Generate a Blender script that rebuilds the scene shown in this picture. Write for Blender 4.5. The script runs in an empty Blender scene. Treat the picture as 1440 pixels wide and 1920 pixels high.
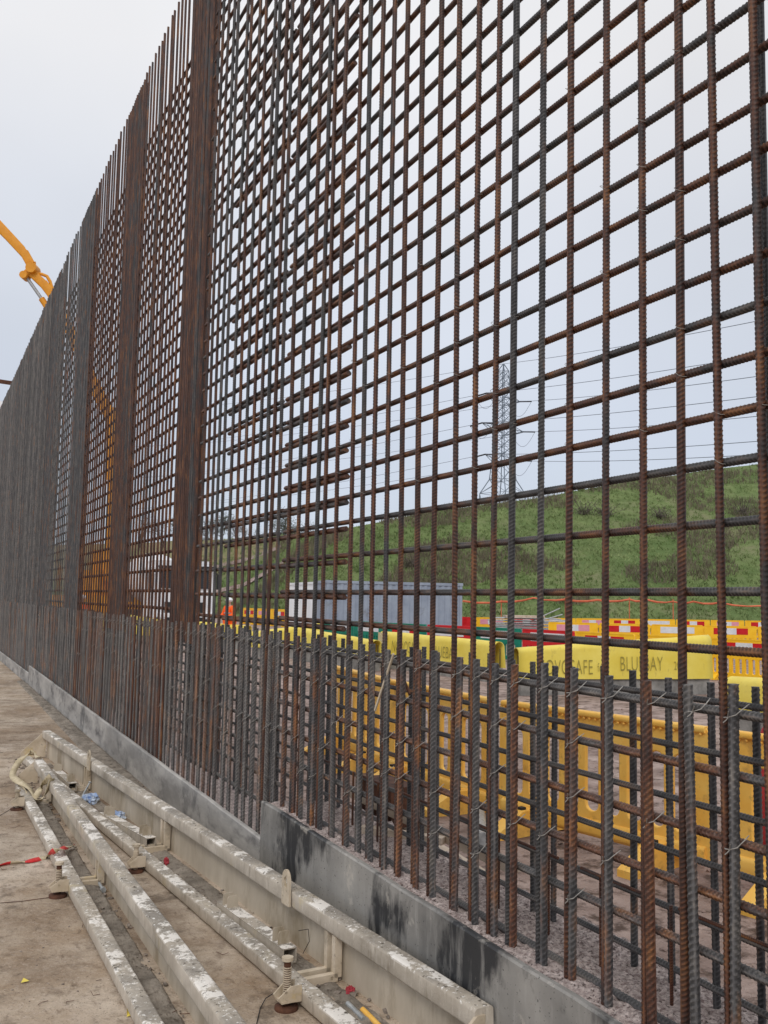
import bpy, bmesh, math, random
import numpy as np
from mathutils import Vector, Matrix, noise as mnoise
random.seed(7); rng = np.random.default_rng(5)
S = bpy.context.scene; COL = S.collection
PI = math.pi
# ------------------------------------------------------------------ camera
F = 1800.0; EYE = 1.49; W0, H0 = 1440, 1920
_a = Vector((-870., 960 - 1108., -F)); _u = Vector((360., (F * F - 870 * 360) / 148., -F))
_Y = _a.normalized(); _Z = _u.normalized(); _X = _Y.cross(_Z)
RM = Matrix((_X, _Y, _Z))                     # camera space -> world
CP = Vector((0, 0, EYE))
cd = bpy.data.cameras.new('camera'); cam = bpy.data.objects.new('camera', cd); COL.objects.link(cam)
cam.matrix_world = Matrix.Translation(CP) @ RM.to_4x4()
cd.sensor_fit = 'VERTICAL'; cd.sensor_height = 24.0; cd.lens = 24.0 * F / H0
cd.clip_start = 0.05; cd.clip_end = 3000
S.camera = cam
# ------------------------------------------------------------------ world, sun
wd = bpy.data.worlds.new('World'); S.world = wd; wd.use_nodes = True
N = wd.node_tree.nodes; LK = wd.node_tree.links; N.clear()
SUN_EL, SUN_AZ = math.radians(42), math.radians(215)      # azimuth measured clockwise from +Y
sky = N.new('ShaderNodeTexSky'); sky.sky_type = 'NISHITA'; sky.sun_disc = False
sky.sun_elevation = SUN_EL; sky.sun_rotation = SUN_AZ
skm = N.new('ShaderNodeVectorMath'); skm.operation = 'SCALE'; skm.inputs[3].default_value = 0.10
LK.new(sky.outputs[0], skm.inputs[0])
tc = N.new('ShaderNodeTexCoord'); sp = N.new('ShaderNodeSeparateXYZ'); LK.new(tc.outputs['Generated'], sp.inputs[0])
cr = N.new('ShaderNodeValToRGB'); LK.new(sp.outputs[2], cr.inputs[0])
e = cr.color_ramp.elements
e[0].position = 0.0; e[0].color = (.62, .69, .79, 1); e[1].position = 0.75; e[1].color = (.95, .95, .955, 1)
for p_, c_ in ((.16, (.65, .71, .82, 1)), (.38, (.77, .80, .865, 1)), (.50, (.90, .90, .92, 1))):
    k = e.new(p_); k.color = c_
nz = N.new('ShaderNodeTexNoise'); nz.inputs['Scale'].default_value = 2.2; nz.inputs['Detail'].default_value = 4; nz.inputs['Roughness'].default_value = .45
LK.new(tc.outputs['Generated'], nz.inputs[0])
mr = N.new('ShaderNodeMapRange'); mr.inputs[1].default_value = .3; mr.inputs[2].default_value = .7; mr.inputs[3].default_value = .90; mr.inputs[4].default_value = 1.09
LK.new(nz.outputs[0], mr.inputs[0])
ml = N.new('ShaderNodeVectorMath'); ml.operation = 'SCALE'; LK.new(cr.outputs[0], ml.inputs[0]); LK.new(mr.outputs[0], ml.inputs[3])
mx = N.new('ShaderNodeMix'); mx.data_type = 'RGBA'; mx.inputs[0].default_value = .94
LK.new(skm.outputs[0], mx.inputs[6]); LK.new(ml.outputs[0], mx.inputs[7])
bg = N.new('ShaderNodeBackground'); bg.inputs[1].default_value = 1.0; LK.new(mx.outputs[2], bg.inputs[0])
wo = N.new('ShaderNodeOutputWorld'); LK.new(bg.outputs[0], wo.inputs[0])
sl = bpy.data.lights.new('sun', 'SUN'); sl.energy = 1.0; sl.angle = math.radians(18); sl.color = (1, .96, .9)
so = bpy.data.objects.new('sun', sl); COL.objects.link(so)
sd = Vector((math.sin(SUN_AZ) * math.cos(SUN_EL), math.cos(SUN_AZ) * math.cos(SUN_EL), math.sin(SUN_EL)))
so.rotation_euler = sd.to_track_quat('Z', 'Y').to_euler()
so.location = (0, 0, 30)
S.view_settings.view_transform = 'Standard'; S.view_settings.look = 'None'
S.view_settings.exposure = 0.0; S.view_settings.gamma = 1.0

# ------------------------------------------------------------------ helpers
def ray(px, py): return RM @ Vector((px - 720., 960. - py, -F))
def onX(px, py, x): r = ray(px, py); return CP + r * (x / r.x)
def onZ(px, py, z): r = ray(px, py); return CP + r * ((z - EYE) / r.z)
def at(px, D, z):
    hy = 1111 + px * 26 / 1440.; p = CP + ray(px, hy) * (D / F); return Vector((p.x, p.y, z))
def atd(px, py, D): return CP + ray(px, py) * (D / F)

class MB:
    def __init__(s): s.v = []; s.f = []; s.m = []; s.sm = []
    def add(s, vs, fs, mi=0, smooth=False):
        b = len(s.v); s.v.extend([tuple(v) for v in vs])
        for f in fs: s.f.append(tuple(i + b for i in f)); s.m.append(mi); s.sm.append(smooth)
    def box(s, c, size, M=None, mi=0):
        hx, hy, hz = size[0] / 2, size[1] / 2, size[2] / 2
        vs = [Vector((x, y, z)) for x in (-hx, hx) for y in (-hy, hy) for z in (-hz, hz)]
        if M is not None: vs = [M @ v for v in vs]
        vs = [v + Vector(c) for v in vs]
        s.add(vs, [(0, 1, 3, 2), (4, 6, 7, 5), (0, 4, 5, 1), (2, 3, 7, 6), (0, 2, 6, 4), (1, 5, 7, 3)], mi)
    def beam(s, p0, p1, w, h, mi=0, up=(0, 0, 1)):
        p0 = Vector(p0); p1 = Vector(p1); d = (p1 - p0); L = d.length; d.normalize()
        side = d.cross(Vector(up))
        if side.length < 1e-4: side = d.cross(Vector((1, 0, 0)))
        side.normalize(); u2 = side.cross(d)
        vs = [p + side * a + u2 * b for p in (p0, p1) for a, b in ((-w / 2, -h / 2), (w / 2, -h / 2), (w / 2, h / 2), (-w / 2, h / 2))]
        s.add(vs, [(0, 1, 2, 3), (7, 6, 5, 4), (0, 4, 5, 1), (1, 5, 6, 2), (2, 6, 7, 3), (3, 7, 4, 0)], mi)
    def rbeam(s, p0, p1, w, h, r=.012, mi=0, nseg=1, wob=0):
        """box tube with rounded corners"""
        p0 = Vector(p0); p1 = Vector(p1); d = (p1 - p0); d.normalize()
        side = d.cross(Vector((0, 0, 1))); side.normalize(); u2 = side.cross(d)
        prof = []
        for cx, cy, a0 in ((w / 2 - r, h / 2 - r, 0), (-w / 2 + r, h / 2 - r, 90), (-w / 2 + r, -h / 2 + r, 180), (w / 2 - r, -h / 2 + r, 270)):
            for k in range(4):
                a = math.radians(a0 + k * 30); prof.append((cx + r * math.cos(a), cy + r * math.sin(a)))
        n = len(prof); vs = []; fs = []
        for i in range(nseg + 1):
            c = p0.lerp(p1, i / nseg)
            for (x, y) in prof:
                q = c + side * x + u2 * y
                if wob: q += Vector([mnoise.noise(q * 9 + Vector((k * 7, 0, 0))) * wob for k in range(3)])
                vs.append(q)
        for i in range(nseg):
            for k in range(n): fs.append((i * n + k, i * n + (k + 1) % n, (i + 1) * n + (k + 1) % n, (i + 1) * n + k))
        s.add(vs, fs, mi, True)
        s.add(vs[:n], [tuple(reversed(range(n)))], mi); s.add(vs[-n:], [tuple(range(n))], mi)
    def tube(s, pts, r, n=8, mi=0, caps=True):
        pts = [Vector(p) for p in pts]; rs = r if isinstance(r, (list, tuple)) else [r] * len(pts)
        vs = []; fs = []; prev = None
        for i, p in enumerate(pts):
            d = (pts[min(i + 1, len(pts) - 1)] - pts[max(i - 1, 0)]).normalized()
            if prev is None:
                a = d.cross(Vector((0, 0, 1)))
                if a.length < 1e-3: a = d.cross(Vector((1, 0, 0)))
            else: a = prev - d * prev.dot(d)
            a.normalize(); prev = a; b = d.cross(a)
            for k in range(n):
                t = 2 * PI * k / n; vs.append(p + (a * math.cos(t) + b * math.sin(t)) * rs[i])
        for i in range(len(pts) - 1):
            for k in range(n): fs.append((i * n + k, i * n + (k + 1) % n, (i + 1) * n + (k + 1) % n, (i + 1) * n + k))
        s.add(vs, fs, mi, True)
        if caps: s.add(vs[:n], [tuple(reversed(range(n)))], mi); s.add(vs[-n:], [tuple(range(n))], mi)
    def prism(s, pts, t, M, mi=0):
        """pts in local xy, thickness along local z, placed by M"""
        n = len(pts); vs = [M @ Vector((x, y, -t / 2)) for x, y in pts] + [M @ Vector((x, y, t / 2)) for x, y in pts]
        s.add(vs, [tuple(reversed(range(n))), tuple(range(n, 2 * n))] + [(i, (i + 1) % n, n + (i + 1) % n, n + i) for i in range(n)], mi)
    def blob(s, c, r, mi=0, sub=1, jit=.25, sc=(1, 1, 1)):
        base = ICO[sub]; o = Vector((random.random() * 50, random.random() * 50, 0)); c = Vector(c)
        vs = []
        for v in base[0]:
            k = r * (1 + jit * 2 * mnoise.noise(v * 1.7 + o)); vs.append(c + Vector((v.x * k * sc[0], v.y * k * sc[1], v.z * k * sc[2])))
        s.add(vs, base[1], mi, sub > 1)
ICO = {}
for sub in (1, 2, 3):
    b_ = bmesh.new(); bmesh.ops.create_icosphere(b_, subdivisions=sub, radius=1); b_.verts.ensure_lookup_table()
    ICO[sub] = ([v.co.copy() for v in b_.verts], [tuple(v.index for v in f.verts) for f in b_.faces]); b_.free()

def mesh_of(mb, name, mats, off=Vector((0, 0, 0))):
    me = bpy.data.meshes.new(name)
    v = np.array(mb.v, dtype=float) - np.array(off)
    me.from_pydata(v.tolist(), [], mb.f)
    for m in (mats if isinstance(mats, (list, tuple)) else [mats]): me.materials.append(m)
    me.polygons.foreach_set('material_index', mb.m); me.polygons.foreach_set('use_smooth', mb.sm); me.update()
    return me
def tag(o, label=None, cat=None, group=None, kind=None):
    if label: o['label'] = label
    if cat: o['category'] = cat
    if group: o['group'] = group
    if kind: o['kind'] = kind
    return o
def empty(name, loc, rz=0, **k):
    o = bpy.data.objects.new(name, None); COL.objects.link(o); o.location = loc; o.rotation_euler = (0, 0, rz)
    o.empty_display_size = .2; return tag(o, **k)
def part(name, mb, mats, parent, local=False, label=None, kind=None):
    """mesh built in world coordinates (or local) hung under parent (parents carry no rotation when local is False)"""
    wl = Vector((0, 0, 0)); p = parent
    if not local:
        while p is not None: wl = wl + Vector(p.location); p = p.parent
    o = bpy.data.objects.new(name, mesh_of(mb, name, mats, wl)); COL.objects.link(o); o.parent = parent
    return tag(o, label=label, kind=kind)
def solo(name, mb, mats, origin=None, **k):
    if origin is None:
        v = np.array(mb.v); origin = Vector(((v[:, 0].min() + v[:, 0].max()) / 2, (v[:, 1].min() + v[:, 1].max()) / 2, v[:, 2].min()))
    o = bpy.data.objects.new(name, mesh_of(mb, name, mats, origin)); COL.objects.link(o); o.location = origin
    return tag(o, **k)
def inst(name, me, parent, loc, rot=(0, 0, 0), color=None, sc=None):
    o = bpy.data.objects.new(name, me); COL.objects.link(o); o.parent = parent; o.location = loc; o.rotation_euler = rot
    if color: o.color = color
    if sc: o.scale = sc
    return o
def copy_tree(o, parent=None):
    c = o.copy(); COL.objects.link(c); c.parent = parent
    for ch in o.children: copy_tree(ch, c)
    return c
ORD = ['first', 'second', 'third', 'fourth', 'fifth', 'sixth', 'seventh', 'eighth', 'ninth', 'tenth', 'eleventh', 'twelfth', 'thirteenth', 'fourteenth', 'fifteenth', 'sixteenth']

# ------------------------------------------------------------------ materials
def srgb(*c): return tuple(((x / 255) / 12.92 if x / 255 <= .04045 else ((x / 255 + .055) / 1.055) ** 2.4) for x in c)
def newmat(name):
    m = bpy.data.materials.new(name); m.use_nodes = True; nt = m.node_tree
    return m, nt, nt.nodes['Principled BSDF']
def rgba(c): return (c[0], c[1], c[2], 1)
def mat(name, c1, c2, scale=6, rough=.8, bump=0.0, bscale=40, c3=None, s3=2.0, t3=(.5, .62), metal=0, stretch=None, detail=8, lo=.35, hi=.65, space='Object', bdist=.01, spec=.3):
    m, nt, b = newmat(name); n = nt.nodes; l = nt.links
    tcx = n.new('ShaderNodeTexCoord'); mp = n.new('ShaderNodeMapping'); l.new(tcx.outputs[space], mp.inputs[0])
    if stretch: mp.inputs['Scale'].default_value = stretch
    no = n.new('ShaderNodeTexNoise'); no.inputs['Scale'].default_value = scale; no.inputs['Detail'].default_value = detail; no.inputs['Roughness'].default_value = .62
    l.new(mp.outputs[0], no.inputs[0])
    r = n.new('ShaderNodeValToRGB'); r.color_ramp.elements[0].position = lo; r.color_ramp.elements[1].position = hi
    r.color_ramp.elements[0].color = rgba(c1); r.color_ramp.elements[1].color = rgba(c2); l.new(no.outputs[0], r.inputs[0])
    out = r.outputs[0]
    if c3 is not None:
        n3 = n.new('ShaderNodeTexNoise'); n3.inputs['Scale'].default_value = s3; n3.inputs['Detail'].default_value = 9; n3.inputs['Roughness'].default_value = .68
        l.new(mp.outputs[0], n3.inputs[0])
        r3 = n.new('ShaderNodeMapRange'); r3.inputs[1].default_value = t3[0]; r3.inputs[2].default_value = t3[1]; l.new(n3.outputs[0], r3.inputs[0])
        mm = n.new('ShaderNodeMix'); mm.data_type = 'RGBA'; l.new(r3.outputs[0], mm.inputs[0]); l.new(out, mm.inputs[6]); mm.inputs[7].default_value = rgba(c3); out = mm.outputs[2]
    l.new(out, b.inputs['Base Color']); b.inputs['Roughness'].default_value = rough; b.inputs['Metallic'].default_value = metal
    b.inputs['Specular IOR Level'].default_value = spec
    if bump:
        nb = n.new('ShaderNodeTexNoise'); nb.inputs['Scale'].default_value = bscale; nb.inputs['Detail'].default_value = 8; nb.inputs['Roughness'].default_value = .6
        l.new(mp.outputs[0], nb.inputs[0]); bp = n.new('ShaderNodeBump'); bp.inputs['Strength'].default_value = bump; bp.inputs['Distance'].default_value = bdist
        l.new(nb.outputs[0], bp.inputs['Height']); l.new(bp.outputs[0], b.inputs['Normal'])
    m['out'] = 1
    return m
def addmix(m, col, scale, lo, hi, stretch=None, space='Object', fac=1.0, detail=9, seed=3.3, rough=.68):
    """lay another noise-masked colour over a material"""
    nt = m.node_tree; n = nt.nodes; l = nt.links; b = nt.nodes['Principled BSDF']
    src = b.inputs['Base Color'].links[0].from_socket
    tcx = n.new('ShaderNodeTexCoord'); mp = n.new('ShaderNodeMapping'); l.new(tcx.outputs[space], mp.inputs[0]); mp.inputs['Location'].default_value = (seed, seed * 2, seed * .7)
    if stretch: mp.inputs['Scale'].default_value = stretch
    n3 = n.new('ShaderNodeTexNoise'); n3.inputs['Scale'].default_value = scale; n3.inputs['Detail'].default_value = detail; n3.inputs['Roughness'].default_value = rough; l.new(mp.outputs[0], n3.inputs[0])
    r3 = n.new('ShaderNodeMapRange'); r3.inputs[1].default_value = lo; r3.inputs[2].default_value = hi; r3.inputs[4].default_value = fac; l.new(n3.outputs[0], r3.inputs[0])
    mm = n.new('ShaderNodeMix'); mm.data_type = 'RGBA'; l.new(r3.outputs[0], mm.inputs[0]); l.new(src, mm.inputs[6]); mm.inputs[7].default_value = rgba(col)
    l.new(mm.outputs[2], b.inputs['Base Color']); return m

def rebar_mat():
    m, nt, b = newmat('rebar_steel'); n = nt.nodes; l = nt.links
    tcx = n.new('ShaderNodeTexCoord'); oi = n.new('ShaderNodeObjectInfo')
    mulr = n.new('ShaderNodeMath'); mulr.operation = 'MULTIPLY'; mulr.inputs[1].default_value = 37; l.new(oi.outputs['Random'], mulr.inputs[0])
    cx = n.new('ShaderNodeCombineXYZ'); 
    for k in range(3): l.new(mulr.outputs[0], cx.inputs[k])
    va = n.new('ShaderNodeVectorMath'); va.operation = 'ADD'; l.new(tcx.outputs['Object'], va.inputs[0]); l.new(cx.outputs[0], va.inputs[1])
    def nz_(scale, st, det=6):
        mp = n.new('ShaderNodeMapping'); mp.inputs['Scale'].default_value = st; l.new(va.outputs[0], mp.inputs[0])
        k = n.new('ShaderNodeTexNoise'); k.inputs['Scale'].default_value = scale; k.inputs['Detail'].default_value = det; k.inputs['Roughness'].default_value = .65; l.new(mp.outputs[0], k.inputs[0]); return k.outputs[0]
    big = nz_(1.6, (1, 1, 1)); mid = nz_(28, (1, 1, .25)); fine = nz_(160, (1, 1, .6), 3)
    sep = n.new('ShaderNodeSeparateColor'); l.new(oi.outputs['Color'], sep.inputs[0])
    # rust factor = colour.r + noises
    def math_(op, a, bb):
        k = n.new('ShaderNodeMath'); k.operation = op
        for i, v in enumerate((a, bb)):
            if isinstance(v, (int, float)): k.inputs[i].default_value = v
            else: l.new(v, k.inputs[i])
        return k.outputs[0]
    s1 = math_('ADD', math_('MULTIPLY', math_('SUBTRACT', big, .5), 2.6), math_('MULTIPLY', math_('SUBTRACT', mid, .5), 1.6))
    fac = math_('ADD', sep.outputs[0], s1)
    mr_ = n.new('ShaderNodeMapRange'); mr_.inputs[1].default_value = .3; mr_.inputs[2].default_value = .7; l.new(fac, mr_.inputs[0])
    grey = n.new('ShaderNodeValToRGB'); l.new(mid, grey.inputs[0]); ge = grey.color_ramp.elements
    ge[0].position = .34; ge[0].color = (.026, .026, .029, 1); ge[1].position = .70; ge[1].color = (.15, .132, .115, 1)
    k_ = ge.new(.52); k_.color = (.070, .068, .070, 1)
    rust = n.new('ShaderNodeValToRGB'); l.new(mid, rust.inputs[0]); re_ = rust.color_ramp.elements
    re_[0].position = .34; re_[0].color = (.030, .011, .008, 1); re_[1].position = .74; re_[1].color = (.25, .105, .032, 1)
    k_ = re_.new(.52); k_.color = (.092, .032, .016, 1)
    mm = n.new('ShaderNodeMix'); mm.data_type = 'RGBA'; l.new(mr_.outputs[0], mm.inputs[0]); l.new(grey.outputs[0], mm.inputs[6]); l.new(rust.outputs[0], mm.inputs[7])
    # cement dust, amount = colour.g
    df = n.new('ShaderNodeMapRange'); df.inputs[1].default_value = .5; df.inputs[2].default_value = .75; l.new(fine, df.inputs[0])
    dm = math_('MULTIPLY', math_('ADD', math_('MULTIPLY', df.outputs[0], .65), sep.outputs[2]), sep.outputs[1])
    m2 = n.new('ShaderNodeMix'); m2.data_type = 'RGBA'; l.new(dm, m2.inputs[0]); l.new(mm.outputs[2], m2.inputs[6]); m2.inputs[7].default_value = (.42, .38, .34, 1)
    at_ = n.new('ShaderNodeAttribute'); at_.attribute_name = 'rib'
    hs = n.new('ShaderNodeMapRange'); hs.inputs[3].default_value = .55; hs.inputs[4].default_value = 2.0; l.new(at_.outputs['Fac'], hs.inputs[0])  # rib shading painted in: grooves darkened, crests lightened, partly as wear
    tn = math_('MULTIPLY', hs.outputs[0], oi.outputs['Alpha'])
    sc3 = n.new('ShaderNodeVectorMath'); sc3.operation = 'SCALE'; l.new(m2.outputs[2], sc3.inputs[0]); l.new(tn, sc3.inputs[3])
    l.new(sc3.outputs[0], b.inputs['Base Color']); b.inputs['Roughness'].default_value = .55; b.inputs['Specular IOR Level'].default_value = .45
    bp = n.new('ShaderNodeBump'); bp.inputs['Strength'].default_value = .35; bp.inputs['Distance'].default_value = .002; l.new(fine, bp.inputs['Height']); l.new(bp.outputs[0], b.inputs['Normal'])
    return m
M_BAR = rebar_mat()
M_WIRE = mat('tie_wire', (.20, .18, .16), (.42, .40, .37), 30, .45)
M_SLAB = mat('slab_concrete', srgb(154, 130, 104), srgb(214, 200, 183), 1.4, .85, .95, 30, c3=srgb(116, 96, 76), s3=.75, t3=(.46, .66), lo=.3, hi=.68, bdist=.012)
addmix(M_SLAB, srgb(108, 90, 72), 9, .52, .66, fac=.6); addmix(M_SLAB, srgb(220, 206, 194), 3.1, .56, .75, stretch=(1, .35, 1), fac=.5, seed=8)
addmix(M_SLAB, srgb(80, 70, 60), 60, .60, .68, fac=.6, seed=5); addmix(M_SLAB, srgb(186, 170, 156), 38, .5, .7, fac=.5, seed=7); addmix(M_SLAB, srgb(226, 212, 198), 90, .58, .68, seed=17, fac=.5); addmix(M_SLAB, srgb(92, 72, 54), 17, .57, .66, seed=27, fac=.45, stretch=(1.6, .6, 1)); addmix(M_SLAB, srgb(104, 80, 56), 2.6, .55, .72, fac=.5, seed=31, stretch=(1, .5, 1))
M_MUD = mat('site_mud', srgb(128, 108, 100), srgb(186, 166, 158), 1.8, .8, .9, 14, c3=srgb(96, 80, 72), s3=5.5, t3=(.5, .62), bdist=.05)
M_FORM = mat('cement_splashed_paint', srgb(186, 170, 146), srgb(220, 206, 186), 6, .75, .5, 60, c3=srgb(128, 118, 100), s3=3.2, t3=(.5, .68), bdist=.004)
addmix(M_FORM, srgb(96, 82, 62), 22, .60, .70, fac=.7, seed=2); addmix(M_FORM, srgb(205, 180, 112), 7, .60, .68, fac=.55, seed=11)
M_SPLAT = mat('splattered_rail', srgb(176, 165, 150), srgb(204, 194, 180), 4, .8, .6, 110, c3=srgb(150, 140, 126), s3=2.6, t3=(.5, .7), bdist=.003)
addmix(M_SPLAT, srgb(116, 102, 84), 30, .56, .68, stretch=(1, 1, .2), seed=7, fac=.5); addmix(M_SPLAT, srgb(210, 192, 142), 4, .58, .68, seed=15, fac=.5); addmix(M_SPLAT, srgb(226, 218, 206), 40, .55, .66, stretch=(1, 1, .25), seed=21, fac=.45)
def topcement(m, col, scale, lo, hi, zlo=.2, zhi=.8):
    nt = m.node_tree; n = nt.nodes; l = nt.links; b = nt.nodes['Principled BSDF']; src = b.inputs['Base Color'].links[0].from_socket
    tcx = n.new('ShaderNodeTexCoord'); a = n.new('ShaderNodeTexNoise'); a.inputs['Scale'].default_value = scale; a.inputs['Detail'].default_value = 10; a.inputs['Roughness'].default_value = .72; l.new(tcx.outputs['Object'], a.inputs[0])
    r = n.new('ShaderNodeMapRange'); r.inputs[1].default_value = lo; r.inputs[2].default_value = hi; l.new(a.outputs[0], r.inputs[0])
    g = n.new('ShaderNodeNewGeometry'); sp_ = n.new('ShaderNodeSeparateXYZ'); l.new(g.outputs['True Normal'], sp_.inputs[0])
    r2 = n.new('ShaderNodeMapRange'); r2.inputs[1].default_value = zlo; r2.inputs[2].default_value = zhi; l.new(sp_.outputs[2], r2.inputs[0])
    mu = n.new('ShaderNodeMath'); mu.operation = 'MULTIPLY'; l.new(r.outputs[0], mu.inputs[0]); l.new(r2.outputs[0], mu.inputs[1])
    mm = n.new('ShaderNodeMix'); mm.data_type = 'RGBA'; l.new(mu.outputs[0], mm.inputs[0]); l.new(src, mm.inputs[6]); mm.inputs[7].default_value = rgba(col); l.new(mm.outputs[2], b.inputs['Base Color'])
M_FACE = mat('form_face_plate', srgb(180, 168, 150), srgb(208, 197, 180), 4, .7, .3, 50, c3=srgb(140, 124, 98), s3=3, t3=(.5, .7), stretch=(1, 1, .45), bdist=.003)
addmix(M_FACE, srgb(112, 86, 54), 8, .58, .74, stretch=(1, 1, .25), fac=.6, seed=6)
topcement(M_SPLAT, srgb(150, 143, 134), 3.0, .42, .58); topcement(M_SPLAT, srgb(238, 232, 224), 7.5, .515, .56, .1, .5); topcement(M_SPLAT, srgb(96, 88, 78), 42, .57, .62); topcement(M_SPLAT, srgb(246, 243, 238), 60, .58, .62, .1, .5)
M_KICK = mat('smooth_cast_concrete', srgb(118, 116, 113), srgb(168, 164, 158), 3.2, .55, .15, 70, stretch=(1, .5, .5), bdist=.003)
addmix(M_KICK, srgb(44, 45, 48), 3.4, .485, .56, stretch=(1, .9, .5), seed=2.2, fac=.95, rough=.6); addmix(M_KICK, srgb(176, 173, 168), 26, .52, .74, stretch=(1, 1, .14), seed=9, fac=.6); addmix(M_KICK, srgb(196, 190, 180), 2.0, .55, .68, stretch=(1, .7, .5), seed=19, fac=.6)
addmix(M_KICK, srgb(40, 40, 42), 90, .66, .70, seed=41, detail=2, fac=.8); addmix(M_KICK, srgb(206, 198, 186), 5, .60, .66, stretch=(1, 1.2, 1.2), seed=51, fac=.5)
M_KICK2 = mat('weathered_kicker', srgb(142, 139, 136), srgb(182, 178, 173), 3, .75, .3, 60, c3=srgb(100, 98, 98), s3=2.4, t3=(.52, .66), stretch=(1, .5, 1.6), bdist=.004)
addmix(M_KICK2, srgb(204, 200, 194), 4, .52, .66, stretch=(1, .4, 1.2), seed=12, fac=.6); addmix(M_KICK2, srgb(84, 84, 86), 2.2, .56, .64, stretch=(1, .6, .8), seed=16, fac=.7)
M_ROUGH = mat('scabbled_concrete', srgb(150, 132, 128), srgb(236, 220, 214), 60, .95, 1.0, 140, c3=srgb(92, 78, 74), s3=85, t3=(.54, .62), bdist=.02)
M_GREYCONC = mat('grey_concrete', srgb(120, 118, 114), srgb(160, 157, 152), 4, .85, .4, 40)
M_YEL = mat('yellow_plastic', srgb(250, 188, 78), srgb(255, 206, 104), 3, .5, .12, 30, c3=srgb(186, 138, 76), s3=5, t3=(.56, .74), spec=.35)
M_YELF = mat('bright_yellow_plastic', srgb(244, 184, 28), srgb(252, 200, 46), 3, .45)
M_REDP = mat('red_plastic', srgb(196, 26, 34), srgb(214, 40, 46), 3, .45)
M_REDD = mat('dull_red_plastic', srgb(160, 52, 62), srgb(186, 74, 84), 5, .5)
M_GRNP = mat('green_plastic', srgb(10, 112, 92), srgb(22, 134, 110), 3, .45)
M_BRED = mat('board_red', srgb(190, 20, 30), srgb(206, 34, 40), 5, .4)
M_BWHI = mat('board_white', srgb(206, 208, 212), srgb(226, 227, 229), 5, .4)
M_BPNK = mat('board_faded_pink', srgb(216, 140, 158), srgb(228, 160, 174), 5, .4)
M_COV = mat('yellow_cover_sheet', srgb(226, 202, 78), srgb(236, 216, 102), 2, .5, .1, 8, c3=srgb(196, 176, 84), s3=2.2, t3=(.6, .8), spec=.4)
addmix(M_COV, srgb(158, 136, 78), 9, .60, .72, fac=.55, seed=3, stretch=(1, 1, .4)); addmix(M_YEL, srgb(130, 100, 66), 11, .58, .70, fac=.5, seed=3)
M_TXT = mat('faded_black_print', srgb(128, 118, 56), srgb(168, 156, 76), 90, .7)
M_DARK = mat('dark_rubber', (.02, .02, .022), (.04, .04, .042), 20, .7)
M_STEEL = mat('galvanised_steel', srgb(150, 154, 156), srgb(190, 193, 194), 20, .45, metal=.3)
M_RUSTB = mat('rusty_plate', (.05, .022, .014), (.14, .06, .035), 14, .8, .3, 60)
M_WOOD = mat('weathered_timber', srgb(176, 158, 138), srgb(214, 198, 180), 8, .85, .3, 40, stretch=(1, .12, 1))
M_CBLUE = mat('container_blue_grey', srgb(142, 152, 168), srgb(158, 168, 182), 2, .55, c3=srgb(120, 116, 112), s3=1.4, t3=(.6, .75))
M_CWHI = mat('container_white', srgb(232, 236, 242), srgb(244, 246, 248), 2, .55)
M_PYL = mat('pylon_steel', srgb(112, 124, 140), srgb(132, 142, 156), 2, .6)
M_LINE = mat('aluminium_line', srgb(120, 126, 142), srgb(130, 136, 150), 2, .6)
M_WHT = mat('white_paint', srgb(226, 226, 230), srgb(240, 240, 242), 2, .4)
M_BLK = mat('black_glass', (.012, .014, .018), (.022, .024, .03), 3, .15, spec=.6)
M_ORB = mat('pump_orange_paint', srgb(216, 142, 32), srgb(230, 158, 48), 3, .45)
M_HIV = mat('hi_vis_orange', srgb(255, 88, 24), srgb(255, 112, 44), 6, .8)
M_SKIN = mat('skin', (.45, .26, .19), (.5, .3, .22), 8, .6)
M_PIPE = mat('orange_mesh_pipe', srgb(186, 92, 62), srgb(226, 124, 90), 1.2, .7)
M_BARK = mat('bark', (.07, .055, .045), (.13, .10, .08), 9, .9)
M_TWIG = mat('bare_twigs', (.085, .07, .06), (.15, .125, .105), 1.2, .9)
M_LEAFD = mat('dull_evergreen_leaves', (.045, .055, .035), (.10, .11, .07), 1.4, .9)
M_SCRUB = mat('dead_scrub_stems', (.115, .10, .066), (.22, .19, .13), .4, .95)
M_TUFT = mat('grass_blades', (.13, .19, .062), (.25, .305, .13), .25, .9)
M_FABRIC = mat('dirty_cream_webbing', srgb(186, 172, 140), srgb(214, 200, 172), 20, .9, .3, 90)
M_BAG = mat('blue_plastic_film', srgb(120, 150, 200), srgb(214, 224, 236), 26, .35)
M_TAPER = mat('red_tape', srgb(206, 40, 44), srgb(224, 70, 70), 20, .5)
M_CRUMB = mat('mortar_crumb', srgb(96, 88, 80), srgb(160, 148, 138), 30, .95)
addmix(M_SLAB, srgb(88, 76, 64), 5.5, .57, .66, fac=.6, seed=61); addmix(M_SLAB, srgb(70, 60, 50), 130, .60, .66, fac=.6, seed=71, detail=3)
M_SPILL = mat('grey_mortar_dirt', srgb(116, 108, 98), srgb(160, 150, 138), 7, .92, .8, 60, c3=srgb(90, 80, 70), s3=16, t3=(.52, .68), bdist=.012)

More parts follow.
